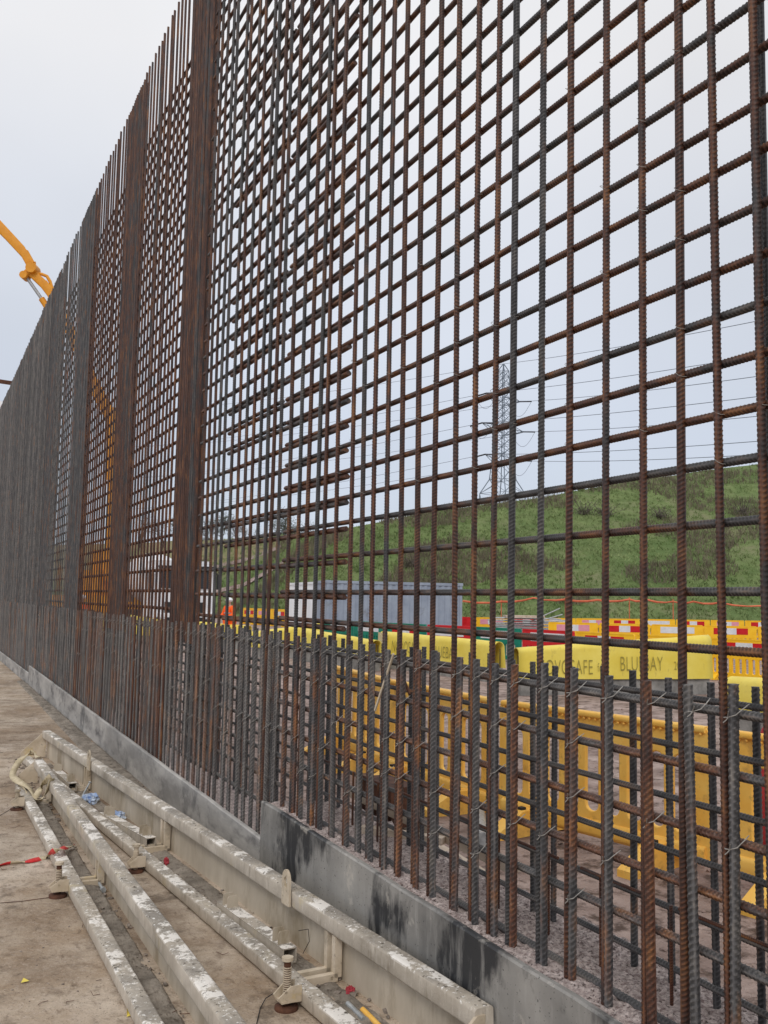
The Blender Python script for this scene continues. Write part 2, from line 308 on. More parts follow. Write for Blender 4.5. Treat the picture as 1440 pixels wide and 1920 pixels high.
# hillside grass with a bare tan part stored per vertex
def hill_mat():
    m = mat('hillside_turf', (.108, .16, .05), (.18, .235, .086), .5, .95, .8, 3, c3=(.20, .205, .105), s3=.22, t3=(.5, .66), bdist=.3)
    addmix(m, (.16, .14, .08), 1.3, .56, .70, fac=.5, seed=4); addmix(m, (.09, .145, .042), .14, .5, .62, fac=.7, seed=9)
    nt = m.node_tree; n = nt.nodes; l = nt.links; b = n['Principled BSDF']; src = b.inputs['Base Color'].links[0].from_socket
    a = n.new('ShaderNodeAttribute'); a.attribute_name = 'bare'; mm = n.new('ShaderNodeMix'); mm.data_type = 'RGBA'
    l.new(a.outputs['Fac'], mm.inputs[0]); l.new(src, mm.inputs[6]); mm.inputs[7].default_value = (.30, .235, .135, 1); l.new(mm.outputs[2], b.inputs['Base Color']); return m
M_HILL = hill_mat()

# ------------------------------------------------------------------ ground
GZ = .05; SZ = -.33
def grid(name, xs, ys, zf, m, **k):
    nx, ny = len(xs), len(ys); mb = MB()
    vs = [(x, y, zf(x, y)) for y in ys for x in xs]
    fs = [(j * nx + i, j * nx + i + 1, (j + 1) * nx + i + 1, (j + 1) * nx + i) for j in range(ny - 1) for i in range(nx - 1)]
    mb.add(vs, fs, 0, True); return solo(name, mb, m, origin=Vector((0, 0, 0)), **k)
xs = sorted(set([-1500, -600, -200, -60, -20, -5, 1] + [round(2 + .07 * i, 3) for i in range(70)] + [round(6.9 + .35 * 1.06 ** i * i * .6, 2) for i in range(1, 40)] + [120, 250, 600, 1500]))
ys = sorted(set([-1500, -600, -200, -60, -20, -8, -2] + [round(0 + .09 * i, 3) for i in range(130)] + [round(11.7 + .4 * 1.06 ** i * i * .6, 2) for i in range(1, 40)] + [160, 300, 700, 1500]))
def mudz(x, y):
    if x < 2 or x > 60 or y > 80 or y < -2: return SZ
    n1 = mnoise.fractal(Vector((x * .8, y * .8, 0)), 1, 2, 5); n2 = mnoise.noise(Vector((x * 6, y * 5, 3))); n3 = mnoise.noise(Vector((x * 13, y * 13, 8)))
    near = max(0, 1 - max(x - 8, y - 12, 0) / 10)
    return SZ + .03 * n1 + near * (.012 * n2 + .010 * max(0, n3))
grid('site_ground', xs, ys, mudz, M_MUD, kind='structure')
sb = MB(); sb.box((-13.19, 27, GZ / 2 - .2), (29.6, 66, GZ + .4)); 
solo('concrete_slab', sb, M_SLAB, kind='structure')

# ------------------------------------------------------------------ reinforcing bars: shared ribbed meshes along +Z
def ribbed(name, D, L, pitch=None, h=None, tilt=.22, n=12, spp=5, style=0, bow=0.):
    r0 = D / 2 * .94; pitch = pitch or D * .58; h = h or D * .095
    nr = max(2, int(L / pitch * spp)); z = np.linspace(0, L, nr + 1)
    th = np.arange(n) * 2 * PI / n
    Z, T = np.meshgrid(z, th, indexing='ij')
    half = np.where(np.sin(T) >= 0, 1, -1)
    loc = np.cos(T)                     # -1..1 across a half
    ph = Z / pitch + tilt * 2.2 * loc * (half if style == 0 else 1) + np.where(half > 0, 0, .37)
    fr = np.abs((ph % 1) - .5)
    rib = np.clip(1 - fr / .24, 0, 1) * np.clip(np.abs(np.sin(T)) * 1.7, 0, 1)
    lon = (np.abs(np.sin(T)) < .1) * .8
    R_ = r0 + h * np.maximum(rib, lon)
    V = np.stack([R_ * np.cos(T), R_ * np.sin(T), Z], -1).reshape(-1, 3)
    if bow: V[:, 0] += bow * np.sin(V[:, 2] / L * 5.3 + D * 1e3); V[:, 1] += bow * .7 * np.sin(V[:, 2] / L * 4.1 + 1.3 + pitch * 9e2)
    i = np.arange(nr)[:, None] * n; k = np.arange(n)[None]; k2 = (k + 1) % n
    Fc = np.stack([i + k, i + k2, i + n + k2, i + n + k], -1).reshape(-1, 4)
    me = bpy.data.meshes.new(name); nv = len(V); nf = len(Fc)
    me.vertices.add(nv); me.vertices.foreach_set('co', V.ravel())
    me.loops.add(nf * 4 + 2 * n); me.polygons.add(nf + 2)
    loops = np.concatenate([Fc.ravel(), np.arange(n)[::-1], np.arange(n) + nr * n])
    me.loops.foreach_set('vertex_index', loops)
    me.polygons.foreach_set('loop_start', np.concatenate([np.arange(nf) * 4, [nf * 4, nf * 4 + n]]))
    sm = np.ones(nf + 2, dtype=bool); sm[-2:] = False; me.polygons.foreach_set('use_smooth', sm)
    me.update(calc_edges=True); me.materials.append(M_BAR)
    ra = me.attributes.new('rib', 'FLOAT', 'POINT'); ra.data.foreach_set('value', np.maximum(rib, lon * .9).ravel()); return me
ROTY = (-PI / 2, 0, 0)      # bar lying along +Y
XB = 1.70; DV = .020
VB = ribbed('upright_bar_mesh', .0205, 6.12, bow=.005); VS = ribbed('upright_bar_mesh', .0205, 6.12, n=8, spp=4); VB2 = ribbed('upright_bar_mesh', .0205, 6.12, pitch=.0135, style=1, tilt=.14, bow=.006)
SB = ribbed('starter_bar_mesh', .0242, .92, pitch=.0165, tilt=.32); SB2 = ribbed('starter_bar_mesh', .0242, .92, pitch=.0165, tilt=.32, style=1)
RB = ribbed('rear_starter_mesh', .0205, .92, pitch=.013, tilt=.3)

TONE = [.80]  # mats dimmed below the starters: backlit darkness put into the bar colour
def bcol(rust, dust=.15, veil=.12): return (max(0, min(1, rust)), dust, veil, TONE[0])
def cage(name, loc, **k): return empty(name, loc, **k)
TIE_PTS = []
def tie_mesh(rr=.0135, name='tie_wire_mesh', w=.022):
    """a hand-twisted wire loop: wraps the crossing diagonally, two short twisted tails"""
    mb = MB(); r = .0011
    p = [Vector((.010, w, -.009)), Vector((-.006, w * .9, -.010)), Vector((-.0155, w * .35, -.008)), Vector((-.0165, -w * .25, -.006)), Vector((-.010, -w * .85, .000)), Vector((.006, -w * .95, .012)), Vector((.022, -w * .8, .020))]
    mb.tube(p, r, 5)
    q = [p[3], Vector((-.019, -w * .1, -.012)), Vector((-.021, w * .15, -.017))]
    mb.tube(q, r, 5)
    mb.tube([p[3], Vector((-.020, -w * .4, -.002)), Vector((-.022, -w * .6, .006))], r, 5)
    return mesh_of(mb, name, M_WIRE)
TIE = tie_mesh()
def small_tie():
    mb = MB(); w = .0115
    mb.tube([Vector(v) for v in ((.010, -w, -.008), (-.006, -w, -.009), (-.0125, -w * .3, -.004), (-.0125, w * .4, .003), (-.004, w * 1.05, .009), (.012, w * 1.2, .012))], .0009, 4)
    return mesh_of(mb, 'tie_wire_mesh', M_WIRE)
STIE = small_tie()

ROWS_LOW = [1.386, 1.241, 1.098, .948, .813, .671]
ROWS_UP = [2.804, 2.675, 2.553, 2.424, 2.306, 2.192, 2.07, 1.952, 1.833, 1.686, 1.527]
z = 4.281
up = [2.927, 3.048, 3.165, 3.28, 3.402, 3.526, 3.654, 3.771, 3.91, 4.055, 4.179, 4.281]
while z + .122 < 5.80: z += .122; up.append(round(z, 3))
ROWS = up[::-1] + ROWS_UP + [1.386]
XH = XB + DV / 2 + .0105
# ---- nearest mat
YA = [1.568, 1.698, 1.825, 1.967, 2.125, 2.29, 2.428, 2.586, 2.705, 2.82, 2.958, 3.109, 3.245, 3.388, 3.509, 3.637, 3.756, 3.881, 4.033, 4.185, 4.28, 4.425, 4.53, 4.689, 4.845, 4.954, 5.052, 5.184, 5.322, 5.451, 5.601, 5.741, 5.907, 6.041, 6.17, 6.29, 6.42]
RUST = {2.428: .25, 2.586: .05, 2.29: .95, 3.245: .9, 4.28: .2, 3.756: .3, 4.53: .25, 5.052: .2, 4.845: .3, 5.741: .3, 5.451: .3, 6.041: .2, 5.907: .3, 5.184: .3}
nearmat = cage('rebar_mat', (XB, 3.9, .44), label='nearest upright rebar mat with wide square openings showing the pylon and green hill', cat='rebar mat', group='upright reinforcement mats along the wall')
LN = nearmat.location.copy()
def upright(parent, Y, base, rust, me=None, z1=6.5, x=XB, nm='vertical_bar', dust=.1, tl=1.0):
    L = parent.location; tx, ty = random.uniform(-.0022, .0022) * tl, random.uniform(-.0025, .0025) * tl
    sc = (z1 - base) / 6.12
    return inst(nm, me or random.choice((VB, VB2)), parent, (x - L.x + random.uniform(-.002, .002) * tl, Y - L.y, base - L.z), (tx, ty, random.uniform(0, 6.28)), bcol(rust, dust), (1, 1, sc))
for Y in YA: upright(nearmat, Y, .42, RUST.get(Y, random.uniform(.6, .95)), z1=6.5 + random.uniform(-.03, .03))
HA = ribbed('level_bar_mesh', .0215, 4.6, pitch=.0125, tilt=.30, style=1, bow=.005); HA2 = ribbed('level_bar_mesh', .0215, 4.6, pitch=.0112, tilt=.1, bow=.004)
HS = ribbed('splice_bar_mesh', .0240, 1.9, pitch=.0125, tilt=.25); HC = ribbed('level_bar_mesh', .0215, 2.05, pitch=.0125, n=10)
for i, z in enumerate(ROWS):
    sag = random.uniform(-.003, .003)
    rt = random.choice((.3, .45, .6, .8))
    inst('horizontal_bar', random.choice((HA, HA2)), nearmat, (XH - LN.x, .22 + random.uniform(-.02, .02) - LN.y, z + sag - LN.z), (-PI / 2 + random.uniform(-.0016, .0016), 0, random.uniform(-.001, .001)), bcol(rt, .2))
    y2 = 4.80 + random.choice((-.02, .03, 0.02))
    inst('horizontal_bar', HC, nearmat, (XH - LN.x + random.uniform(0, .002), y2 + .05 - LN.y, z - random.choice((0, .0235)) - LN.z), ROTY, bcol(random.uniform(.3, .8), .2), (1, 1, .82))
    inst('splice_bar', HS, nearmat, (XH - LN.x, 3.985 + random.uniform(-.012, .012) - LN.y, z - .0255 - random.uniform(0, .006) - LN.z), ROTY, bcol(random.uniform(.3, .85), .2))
nt_ = 0
for z in ROWS[22:]:
    for Y in YA:
        if Y < 4.6 and random.random() < .26 and nt_ < 70:
            nt_ += 1; inst('tie_wire', STIE, nearmat, (XB - LN.x, Y - LN.y, z - LN.z), (0, 0, random.uniform(-.15, .15)))
for z in ROWS[:22]:
    for Y in YA[:14]:
        if random.random() < .12 and nt_ < 98: nt_ += 1; inst('tie_wire', STIE, nearmat, (XB - LN.x, Y - LN.y, z - LN.z))

# ---- dense bundles and further mats
def bundle(y0, y1, base, rust, label, xo=0.):
    b = empty('bar_bundle', (XB, (y0 + y1) / 2, base), label=label, cat='bar bundle', group='dense bundles of lapped uprights between the mats')
    Y = y0
    while Y <= y1 + .01:
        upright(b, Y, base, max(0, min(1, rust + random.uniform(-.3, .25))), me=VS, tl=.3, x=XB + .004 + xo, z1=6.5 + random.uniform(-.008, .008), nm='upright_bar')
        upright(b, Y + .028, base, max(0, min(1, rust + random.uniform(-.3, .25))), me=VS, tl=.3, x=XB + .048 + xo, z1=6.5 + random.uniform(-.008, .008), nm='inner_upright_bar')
        Y += .056
    return b
def farmat(y0, y1, base, rust, label, ylist=None, sp=.128):
    m = cage('rebar_mat', (XB, (y0 + y1) / 2, base), label=label, cat='rebar mat', group='upright reinforcement mats along the wall'); L = m.location
    Y = y0 + .05; k = 0; rest = MB()
    while Y < y1:
        r_ = max(0, min(1, rust + random.uniform(-.3, .3)))
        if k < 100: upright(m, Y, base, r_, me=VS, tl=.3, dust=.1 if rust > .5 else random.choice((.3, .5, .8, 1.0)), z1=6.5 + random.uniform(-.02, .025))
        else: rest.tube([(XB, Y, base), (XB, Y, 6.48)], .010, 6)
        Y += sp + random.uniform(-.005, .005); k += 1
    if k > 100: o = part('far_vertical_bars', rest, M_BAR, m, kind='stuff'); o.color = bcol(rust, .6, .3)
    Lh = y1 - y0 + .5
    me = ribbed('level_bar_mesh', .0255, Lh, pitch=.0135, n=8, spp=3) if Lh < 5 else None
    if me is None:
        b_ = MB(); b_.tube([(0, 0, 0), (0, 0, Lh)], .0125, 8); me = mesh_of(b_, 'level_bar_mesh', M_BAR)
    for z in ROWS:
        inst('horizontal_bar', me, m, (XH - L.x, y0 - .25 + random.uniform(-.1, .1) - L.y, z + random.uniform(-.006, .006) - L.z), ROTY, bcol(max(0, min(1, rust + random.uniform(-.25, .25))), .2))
    return m
bundle(.93, 1.60, .42, .12, 'dark grey bar bundle rising at the right edge beside the nearest mat', xo=.035)
bundle(6.60, 7.22, 1.16, .72, 'tallest rusty bar bundle closing the left side of the nearest mat')
farmat(7.30, 9.06, .17, .92, 'second rebar mat, rust red, with bare bar tips between the two brown bundles')
bundle(9.12, 9.92, 1.16, .72, 'brown bar bundle with a flat top between the second and third mats')
farmat(9.98, 11.95, .17, .92, 'third rebar mat, rust brown, in front of the orange pump boom', sp=.158)
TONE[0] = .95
bundle(11.98, 13.2, 1.16, .15, 'grey flat-topped bar bundle between the third and fourth mats')
farmat(13.25, 15.3, .17, .18, 'fourth rebar mat, dark grey with narrow slits of light', sp=.190)
bundle(15.3, 16.2, 1.16, .1, 'smaller grey bar bundle left of the fourth mat below the boom joint')
farmat(16.25, 34.0, .17, .05, 'farthest rebar mat, a solid looking grey screen at the left edge', sp=.165)

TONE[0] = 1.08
# ------------------------------------------------------------------ kickers with their cast-in starter bars
XK = 1.62; XR = 2.06
def kicker(name, y0, y1, ztop, zsurf, mface, label, cat='kicker wall'):
    k = empty(name, (1.84, (y0 + y1) / 2, SZ), label=label, cat=cat, group='concrete kickers under the rebar')
    b = MB()
    n = max(2, int((y1 - y0) / .25))
    zt = lambda y: ztop[0] + (ztop[1] - ztop[0]) * (y - y0) / (y1 - y0)
    zs = lambda y: zsurf[0] + (zsurf[1] - zsurf[0]) * (y - y0) / (y1 - y0)
    ysl = np.linspace(y0, y1, n + 1); vs = []; fs = []
    for y in ysl:
        t = zt(y) + .006 * mnoise.noise(Vector((0, y * 3, 1)))
        vs += [(XK, y, SZ), (XK, y, t - .006), (XK + .006, y, t), (XK + .028, y, t - .004), (XK + .034, y, zs(y) - .03), (XR, y, zs(y) - .03), (XR, y, SZ)]
    for i in range(n):
        for q in range(6): fs.append((i * 7 + q, i * 7 + q + 1, (i + 1) * 7 + q + 1, (i + 1) * 7 + q))
    b.add(vs, fs, 0, False); b.add(vs[:7], [tuple(range(7))]); b.add(vs[-7:], [tuple(reversed(range(7)))])
    part('cast_block', b, mface, k)
    st = .008 if y1 < 6 else .03
    nx = int((XR - XK - .032) / st) + 1; ny = int((y1 - y0) / st) + 1
    g = MB(); vs = []
    for j in range(ny):
        y = y0 + (y1 - y0) * j / (ny - 1)
        for i in range(nx):
            x = XK + .022 + (XR + .004 - XK - .022) * i / (nx - 1)
            h = .010 * mnoise.noise(Vector((x * 28, y * 28, 0))) + .007 * mnoise.noise(Vector((x * 75, y * 75, 5))) + .01 * mnoise.noise(Vector((x * 6, y * 5, 9)))
            if i == 0: h = -.02
            vs.append((x, y, zs(y) + h - (.02 if i == nx - 1 else 0)))
    fs = [(j * nx + i, j * nx + i + 1, (j + 1) * nx + i + 1, (j + 1) * nx + i) for j in range(ny - 1) for i in range(nx - 1)]
    g.add(vs, fs, 0, False); part('scabbled_top', g, M_ROUGH, k)
    return k, zs
def starters(k, ys_, zs, near):
    ds = .3 if near else .6; vl = .1 if near else .2
    L = k.location
    n1 = n2 = 0; rest = MB()
    for i, Y in enumerate(ys_):
        base = zs(Y) - .04; top = 1.30 + random.uniform(-.012, .012); sc = (top - base) / .92
        me = random.choice((SB, SB, SB2))
        if n1 < 100:
            inst('starter_bar', me, k, (XB - .004 - L.x, Y - L.y, base - L.z), (random.uniform(-.012, .012), random.uniform(-.008, .008), random.choice((.3, 1.2, 2.0, 4.1)) + random.uniform(-.3, .3)), bcol(random.choice((.1, .2, .3, .5, .8) if near else (.0, .1, .2, .4, .6)), ds * random.uniform(.6, 1.2), vl), (1, 1, sc)); n1 += 1
        else: rest.tube([(XB, Y, base), (XB, Y, top)], .0125, 6)
        if n2 < 100:
            inst('rear_starter_bar', RB, k, (1.955 - L.x, Y + .045 - L.y, base - L.z), (random.uniform(-.008, .008), 0, random.uniform(0, 6)), bcol(random.choice((0, .05, .1)), .05), (1, 1, (top - .015 - base) / .92)); n2 += 1
        else: rest.tube([(1.955, Y + .045, base), (1.955, Y + .045, top)], .010, 6)
    if rest.v: o = part('far_starter_bars', rest, M_BAR, k, kind='stuff'); o.color = bcol(.05, .8, .4)
def level_rows(k, y0, y1, rib, rows=ROWS_LOW[1:], rear=(1.234, 1.098, .952, .804, .65, .49), dust=.3, zmin=.4, wide=True):
    L = k.location; Lh = y1 - y0
    if rib: ma = ribbed('level_bar_mesh', .0225, Lh, pitch=.0125, tilt=.3, style=1); mr_ = ribbed('level_bar_mesh', .018, Lh, pitch=.011, tilt=.1, style=1)
    else:
        b_ = MB(); b_.tube([(0, 0, 0), (0, 0, Lh)], .0112, 8); ma = mesh_of(b_, 'level_bar_mesh', M_BAR); b_ = MB(); b_.tube([(0, 0, 0), (0, 0, Lh)], .009, 8); mr_ = mesh_of(b_, 'level_bar_mesh', M_BAR)
    for z in rows:
        inst('horizontal_bar', ma, k, (XH + .004 - L.x, y0 - L.y, z - L.z), (-PI / 2 + random.uniform(-.001, .001), 0, 0), bcol(random.choice((.1, .2, .5, .7)), min(1, dust * 1.5), .1 if rib else .35))
    for z in rear:
        if z > zmin: inst('rear_horizontal_bar', mr_, k, (1.932 - L.x, y0 - L.y, z - L.z), ROTY, bcol(random.choice((.05, .15, .3)), dust * .6))
k1, zs1 = kicker('kicker_wall', .35, 4.755, (.435, .462), (.43, .445), M_KICK, 'nearest concrete kicker, tallest, with dark patched smooth face and rough pinkish top')
Y0 = [1.53, 1.671, 1.792, 1.944, 2.113, 2.27, 2.406, 2.566] ; ysn = [.42, .57, .73, .88, 1.04, 1.2, 1.36] + Y0
ysn += [y - .031 + random.uniform(-.004, .004) for y in YA if 2.65 < y < 4.72]
starters(k1, ysn, zs1, True)
level_rows(k1, .3, 4.95, True)
L1 = k1.location
low = ribbed('level_bar_mesh', .024, 3.9, pitch=.013, tilt=.3, style=1)
inst('half_buried_bar', low, k1, (1.752 - L1.x, .4 - L1.y, .441 - L1.z), (-PI / 2 + .001, 0, 0), bcol(.02, .25))
stub = ribbed('stub_mesh', .010, .27, pitch=.007)
for i in range(14):
    Y = 1.3 + i * .26 + random.uniform(-.04, .04)
    inst('link_stub', stub, k1, (1.86 + random.uniform(-.01, .01) - L1.x, Y - L1.y, .42 - L1.z), (0, 0, 0), bcol(.9, .0))
lk = ribbed('link_mesh', .010, .30, pitch=.007)
for i in range(9): inst('link_top', lk, k1, (1.858 - L1.x, 1.3 + i * .42 - L1.y, .688 - L1.z), ROTY, bcol(.85, 0))
for i, Y in enumerate(ysn):
    if Y > 1.3: inst('tie_wire', TIE, k1, (XB - L1.x, Y - .004 - L1.y, 1.243 - L1.z), (0, 0, random.uniform(-.2, .2)), None, (1.15, 1.35, 1.2))
    for z in ROWS_LOW[2:]:
        if random.random() < .38 and Y > 1.3: inst('tie_wire', TIE, k1, (XB - L1.x, Y - L1.y, z - L1.z), (0, 0, random.uniform(-.3, .3)), None, (1.1, 1.2, 1.2))
k2, zs2 = kicker('kicker_wall', 4.76, 16.3, (.275, .345), (.20, .27), M_KICK2, 'long low grey kicker in the middle, starting behind the near dark one')
ym = [y - .031 + random.uniform(-.004, .004) for y in YA if y > 4.84]
while ym[-1] < 16.1: ym.append(ym[-1] + .147 + random.uniform(-.015, .015))
starters(k2, ym, zs2, False); level_rows(k2, 4.7, 16.4, False, rows=ROWS_LOW[1:] + [.53, .39], rear=(1.234, 1.098, .952, .804, .65, .49, .35), dust=.5)
L2 = k2.location
for Y in ym[:46]: inst('tie_wire', TIE, k2, (XB - L2.x, Y - L2.y, 1.243 - L2.z), (0, 0, random.uniform(-.2, .2)), None, (1.2, 1.4, 1.3))
for Y in ym[:50]: inst('tie_wire', TIE, k2, (XB - L2.x, Y - L2.y, random.choice(ROWS_LOW[2:]) - L2.z), (0, 0, random.uniform(-.2, .2)), None, (1.2, 1.4, 1.3))
k3, zs3 = kicker('kicker_wall', 16.33, 34, (.22, .22), (.16, .16), M_KICK2, 'farthest low concrete kicker at the left edge beyond the stepped end')
yf = [16.4 + .15 * i for i in range(115)]
starters(k3, yf, zs3, False); level_rows(k3, 16.3, 34, False, rear=(1.234, .952, .65), dust=.5)

# ------------------------------------------------------------------ kicker formwork units lying on the slab
def form_unit(name, p0, p1, off, ztop, ybr, label, jacks, eyes, rail=.068):
    p0 = Vector((p0[0], p0[1], 0)); p1 = Vector((p1[0], p1[1], 0)); d = (p1 - p0); LL = d.length; d.normalize(); sv = Vector((-1, 0, 0)); sv = (sv - d * sv.dot(d)).normalized()
    u = empty(name, (p0.x, (p0.y + p1.y) / 2, GZ), label=label, cat='formwork', group='steel kicker forms lying on the slab')
    zc = ztop - rail / 2
    P = lambda y, o=0, z=0: p0 + d * ((y - p0.y) / d.y) + sv * o + Vector((0, 0, z))
    a = MB(); a.rbeam(P(p0.y, 0, zc), P(p1.y, 0, zc), rail, rail, .011, nseg=int(LL / .08), wob=.0018); part('top_rail', a, M_SPLAT, u)
    a = MB(); a.beam(P(p0.y, -.018, (GZ + zc) / 2 - .01), P(p1.y, -.018, (GZ + zc) / 2 - .01), .012, zc - GZ - .02); part('face_plate', a, M_FACE, u)
    a = MB(); a.rbeam(P(p0.y - .02, off, GZ + .035), P(p1.y - .25 if p1.y > p0.y else p1.y, off, GZ + .035), .066, .054, .009, nseg=int(LL / .08), wob=.0018); part('base_rail', a, M_SPLAT, u)
    for y in ybr:
        for s_ in (-.032, .032):
            br = MB(); yy = y + s_ * 1.0
            br.beam(P(yy, .014, ztop - rail), P(yy, .014, GZ + .018), .030, .026, up=d)
            br.beam(P(yy, .014, GZ + .018), P(yy, off - .04, GZ + .018), .026, .030)
            part('bracket', br, M_FORM, u)
    for y in (p0.y, p1.y):
        g = MB(); A = P(y, 0, ztop - .02); B = P(y, 0, GZ + .005); C = P(y, off, GZ + .005); D_ = P(y, off, GZ + .06); E_ = P(y, .03, ztop - .02)
        nn = d * .006
        g.add([A - nn, B - nn, C - nn, D_ - nn, E_ - nn, A + nn, B + nn, C + nn, D_ + nn, E_ + nn], [(0, 1, 2, 3, 4), (9, 8, 7, 6, 5), (0, 5, 6, 1), (1, 6, 7, 2), (2, 7, 8, 3), (3, 8, 9, 4), (4, 9, 5, 0)]); part('end_gusset', g, M_FORM, u)
    for y, tall in jacks:
        j = MB(); c = P(y, off + .078, 0)
        j.tube([c + Vector((0, 0, GZ + .012)), c + Vector((0, 0, GZ + tall))], .0125, 12)
        o = part('levelling_screw', j, M_FORM if tall < .15 else M_RUSTB, u)
        th = MB()
        zz = GZ + .05
        while zz < GZ + tall - .02: th.tube([c + Vector((0, 0, zz)), c + Vector((0, 0, zz + .0035))], .0155, 12); zz += .0075
        part('thread', th, M_FORM, o)
        h = MB(); h.tube([c + Vector((0, 0, GZ + tall)), c + Vector((0, 0, GZ + tall + .012))], .021, 10); part('screw_head', h, M_FORM, o)
        f = MB(); f.tube([c + Vector((0, 0, GZ)), c + Vector((0, 0, GZ + .012)), c + Vector((0, 0, GZ + .016))], [.042, .042, .02], 20); part('screw_foot', f, M_RUSTB, o)
        w = MB()
        for sgn in (-1, 1):
            q = [P(y, off + .035, GZ + .03) + d * .03 * sgn, P(y, off + .035, GZ + .085) + d * .03 * sgn, P(y, off + .075, GZ + .085) + d * .026 * sgn, P(y, off + .12, GZ + .05) + d * .022 * sgn, P(y, off + .11, GZ + .03) + d * .022 * sgn]
            t = d * .003; w.add([x - t for x in q] + [x + t for x in q], [(0, 1, 2, 3, 4), (9, 8, 7, 6, 5)] + [(i, (i + 1) % 5, 5 + (i + 1) % 5, 5 + i) for i in range(5)])
        q = P(y, off + .085, GZ + .034); w.beam(q - d * .03, q + d * .03, .05, .007)
        part('screw_bracket', w, M_FORM, u)
    for y in eyes:
        n = 20; hh = .105; ww = .036
        out = [(-ww, 0)] + [(-ww * math.cos(PI * k / 10), hh - ww + ww * math.sin(PI * k / 10)) for k in range(11)] + [(ww, 0)]
        e_ = MB(); c = P(y, rail / 2 + .005, ztop - rail * .9)
        # plate with a round hole: strips from outline to hole
        hc = (0, hh - ww * 1.05); hr = .017; m_ = len(out)
        hole = []
        for (x, z_) in out:
            a_ = math.atan2(z_ - hc[1], x - hc[0]); hole.append((hc[0] + hr * math.cos(a_), hc[1] + hr * math.sin(a_)))
        V = lambda x, z_, t: c + d * x + Vector((0, 0, z_ * 1.35)) + sv * t
        vs = [V(x, z_, 0) for x, z_ in out] + [V(x, z_, 0) for x, z_ in hole] + [V(x, z_, .010) for x, z_ in out] + [V(x, z_, .010) for x, z_ in hole]
        fs = []
        for i in range(m_):
            j2 = (i + 1) % m_
            fs += [(i, j2, m_ + j2, m_ + i), (3 * m_ + i, 3 * m_ + j2, 2 * m_ + j2, 2 * m_ + i), (i, 2 * m_ + i, 2 * m_ + j2, j2), (m_ + j2, 3 * m_ + j2, 3 * m_ + i, m_ + i)]
        e_.add(vs, fs); part('lifting_eye', e_, M_FORM, u)
    return u, P
F1, P1 = form_unit('kicker_form', (1.585, 2.55), (1.075, 9.05), .205, .285, [3.5, 5.58, 7.45], 'longer kicker form beside the concrete, with steel saddles lying inside it', [(3.33, .165), (5.22, .13)], [3.87, 7.3])
F2, P2 = form_unit('kicker_form', (.915, 2.2), (.885, 7.85), .150, .235, [5.05, 7.1], 'shorter kicker form on the left with tape and webbing caught on its end', [(4.92, .15), (6.95, .12)], [])

# short box sections with pairs of saddle plates lying inside the longer form
def saddle(pa, pb, label, w=.06):
    pa = Vector(pa); pb = Vector(pb); d = (pb - pa).normalized(); s_ = d.cross(Vector((0, 0, 1))).normalized()
    r = empty('box_section', (pa + pb) / 2 - Vector((0, 0, .03)), label=label, cat='steel section', group='short box sections inside the longer form')
    b = MB()
    for sx, sz_, ww, hh in ((w / 2, 0, .005, w), (-w / 2, 0, .005, w), (0, w / 2, w + .005, .005), (0, -w / 2, w + .005, .005)):
        b.beam(pa + s_ * sx + Vector((0, 0, sz_)), pb + s_ * sx + Vector((0, 0, sz_)), ww, hh)
    part('box_tube', b, M_SPLAT, r)
    for t in (.12, .88):
        c = pa.lerp(pb, t)
        for sg in (-1, 1):
            p = MB(); q = c + d * .025 * sg + Vector((0, 0, w / 2 + .026)); M = Matrix((s_, Vector((0, 0, 1)), d)).transposed().to_4x4(); M.translation = q
            p.prism([(-.026, -.026), (.026, -.026), (.024, .018), (.018, .026), (-.018, .026), (-.024, .018)], .004, M); part('saddle_plate', p, M_FACE, r)
    return r
q = onZ(418, 1708, GZ + .03); q2 = onZ(543, 1800, GZ + .03)
saddle((q.x, q.y, GZ + .045), (q2.x, q2.y, GZ + .045), 'nearest box section with two pairs of saddle plates inside the longer form', .055)
q = onZ(195, 1536, GZ + .03); q2 = onZ(283, 1586, GZ + .03)
saddle((q.x, q.y, GZ + .045), (q2.x, q2.y, GZ + .045), 'middle box section by the blue plastic scrap inside the longer form', .055)
q = onZ(104, 1452, GZ + .03); q2 = onZ(136, 1480, GZ + .03)
saddle((q.x, q.y, GZ + .045), (q2.x, q2.y, GZ + .045), 'farthest box section with open square end near the webbing', .055)

# webbing sling, tape, bags, scraps
def ribbon(name, pts, w, m, wv=None, **k):
    mb = MB(); pts = [Vector(p) for p in pts]; vs = []; n = len(pts)
    # resample
    fine = []
    for i in range(n - 1):
        for t in range(6):
            p0, p1, p2, p3 = pts[max(i - 1, 0)], pts[i], pts[i + 1], pts[min(i + 2, n - 1)]; u = t / 6
            fine.append(.5 * ((2 * p1) + (p2 - p0) * u + (2 * p0 - 5 * p1 + 4 * p2 - p3) * u * u + (3 * p1 - p0 - 3 * p2 + p3) * u ** 3))
    fine.append(pts[-1]); fs = []
    for i, p in enumerate(fine):
        d = (fine[min(i + 1, len(fine) - 1)] - fine[max(i - 1, 0)]).normalized(); a = 1.1 * math.sin(i * .33)
        s_ = d.cross(Vector((.3 * math.sin(a), .2, 1))).normalized(); s_ = (s_ * math.cos(a * .8) + s_.cross(d) * math.sin(a * .8)); nn = s_.cross(d) * .0012
        for q in (s_ * w / 2 + nn, -s_ * w / 2 + nn, -s_ * w / 2 - nn, s_ * w / 2 - nn): vs.append(p + q)
    for i in range(len(fine) - 1):
        for q in range(4): fs.append((i * 4 + q, i * 4 + (q + 1) % 4, (i + 1) * 4 + (q + 1) % 4, (i + 1) * 4 + q))
    mb.add(vs, fs, 0, True)
    mb.m = [(i // 4 // 5) % 2 if isinstance(m, list) else 0 for i in range(len(mb.f))]
    return solo(name, mb, m, **k)
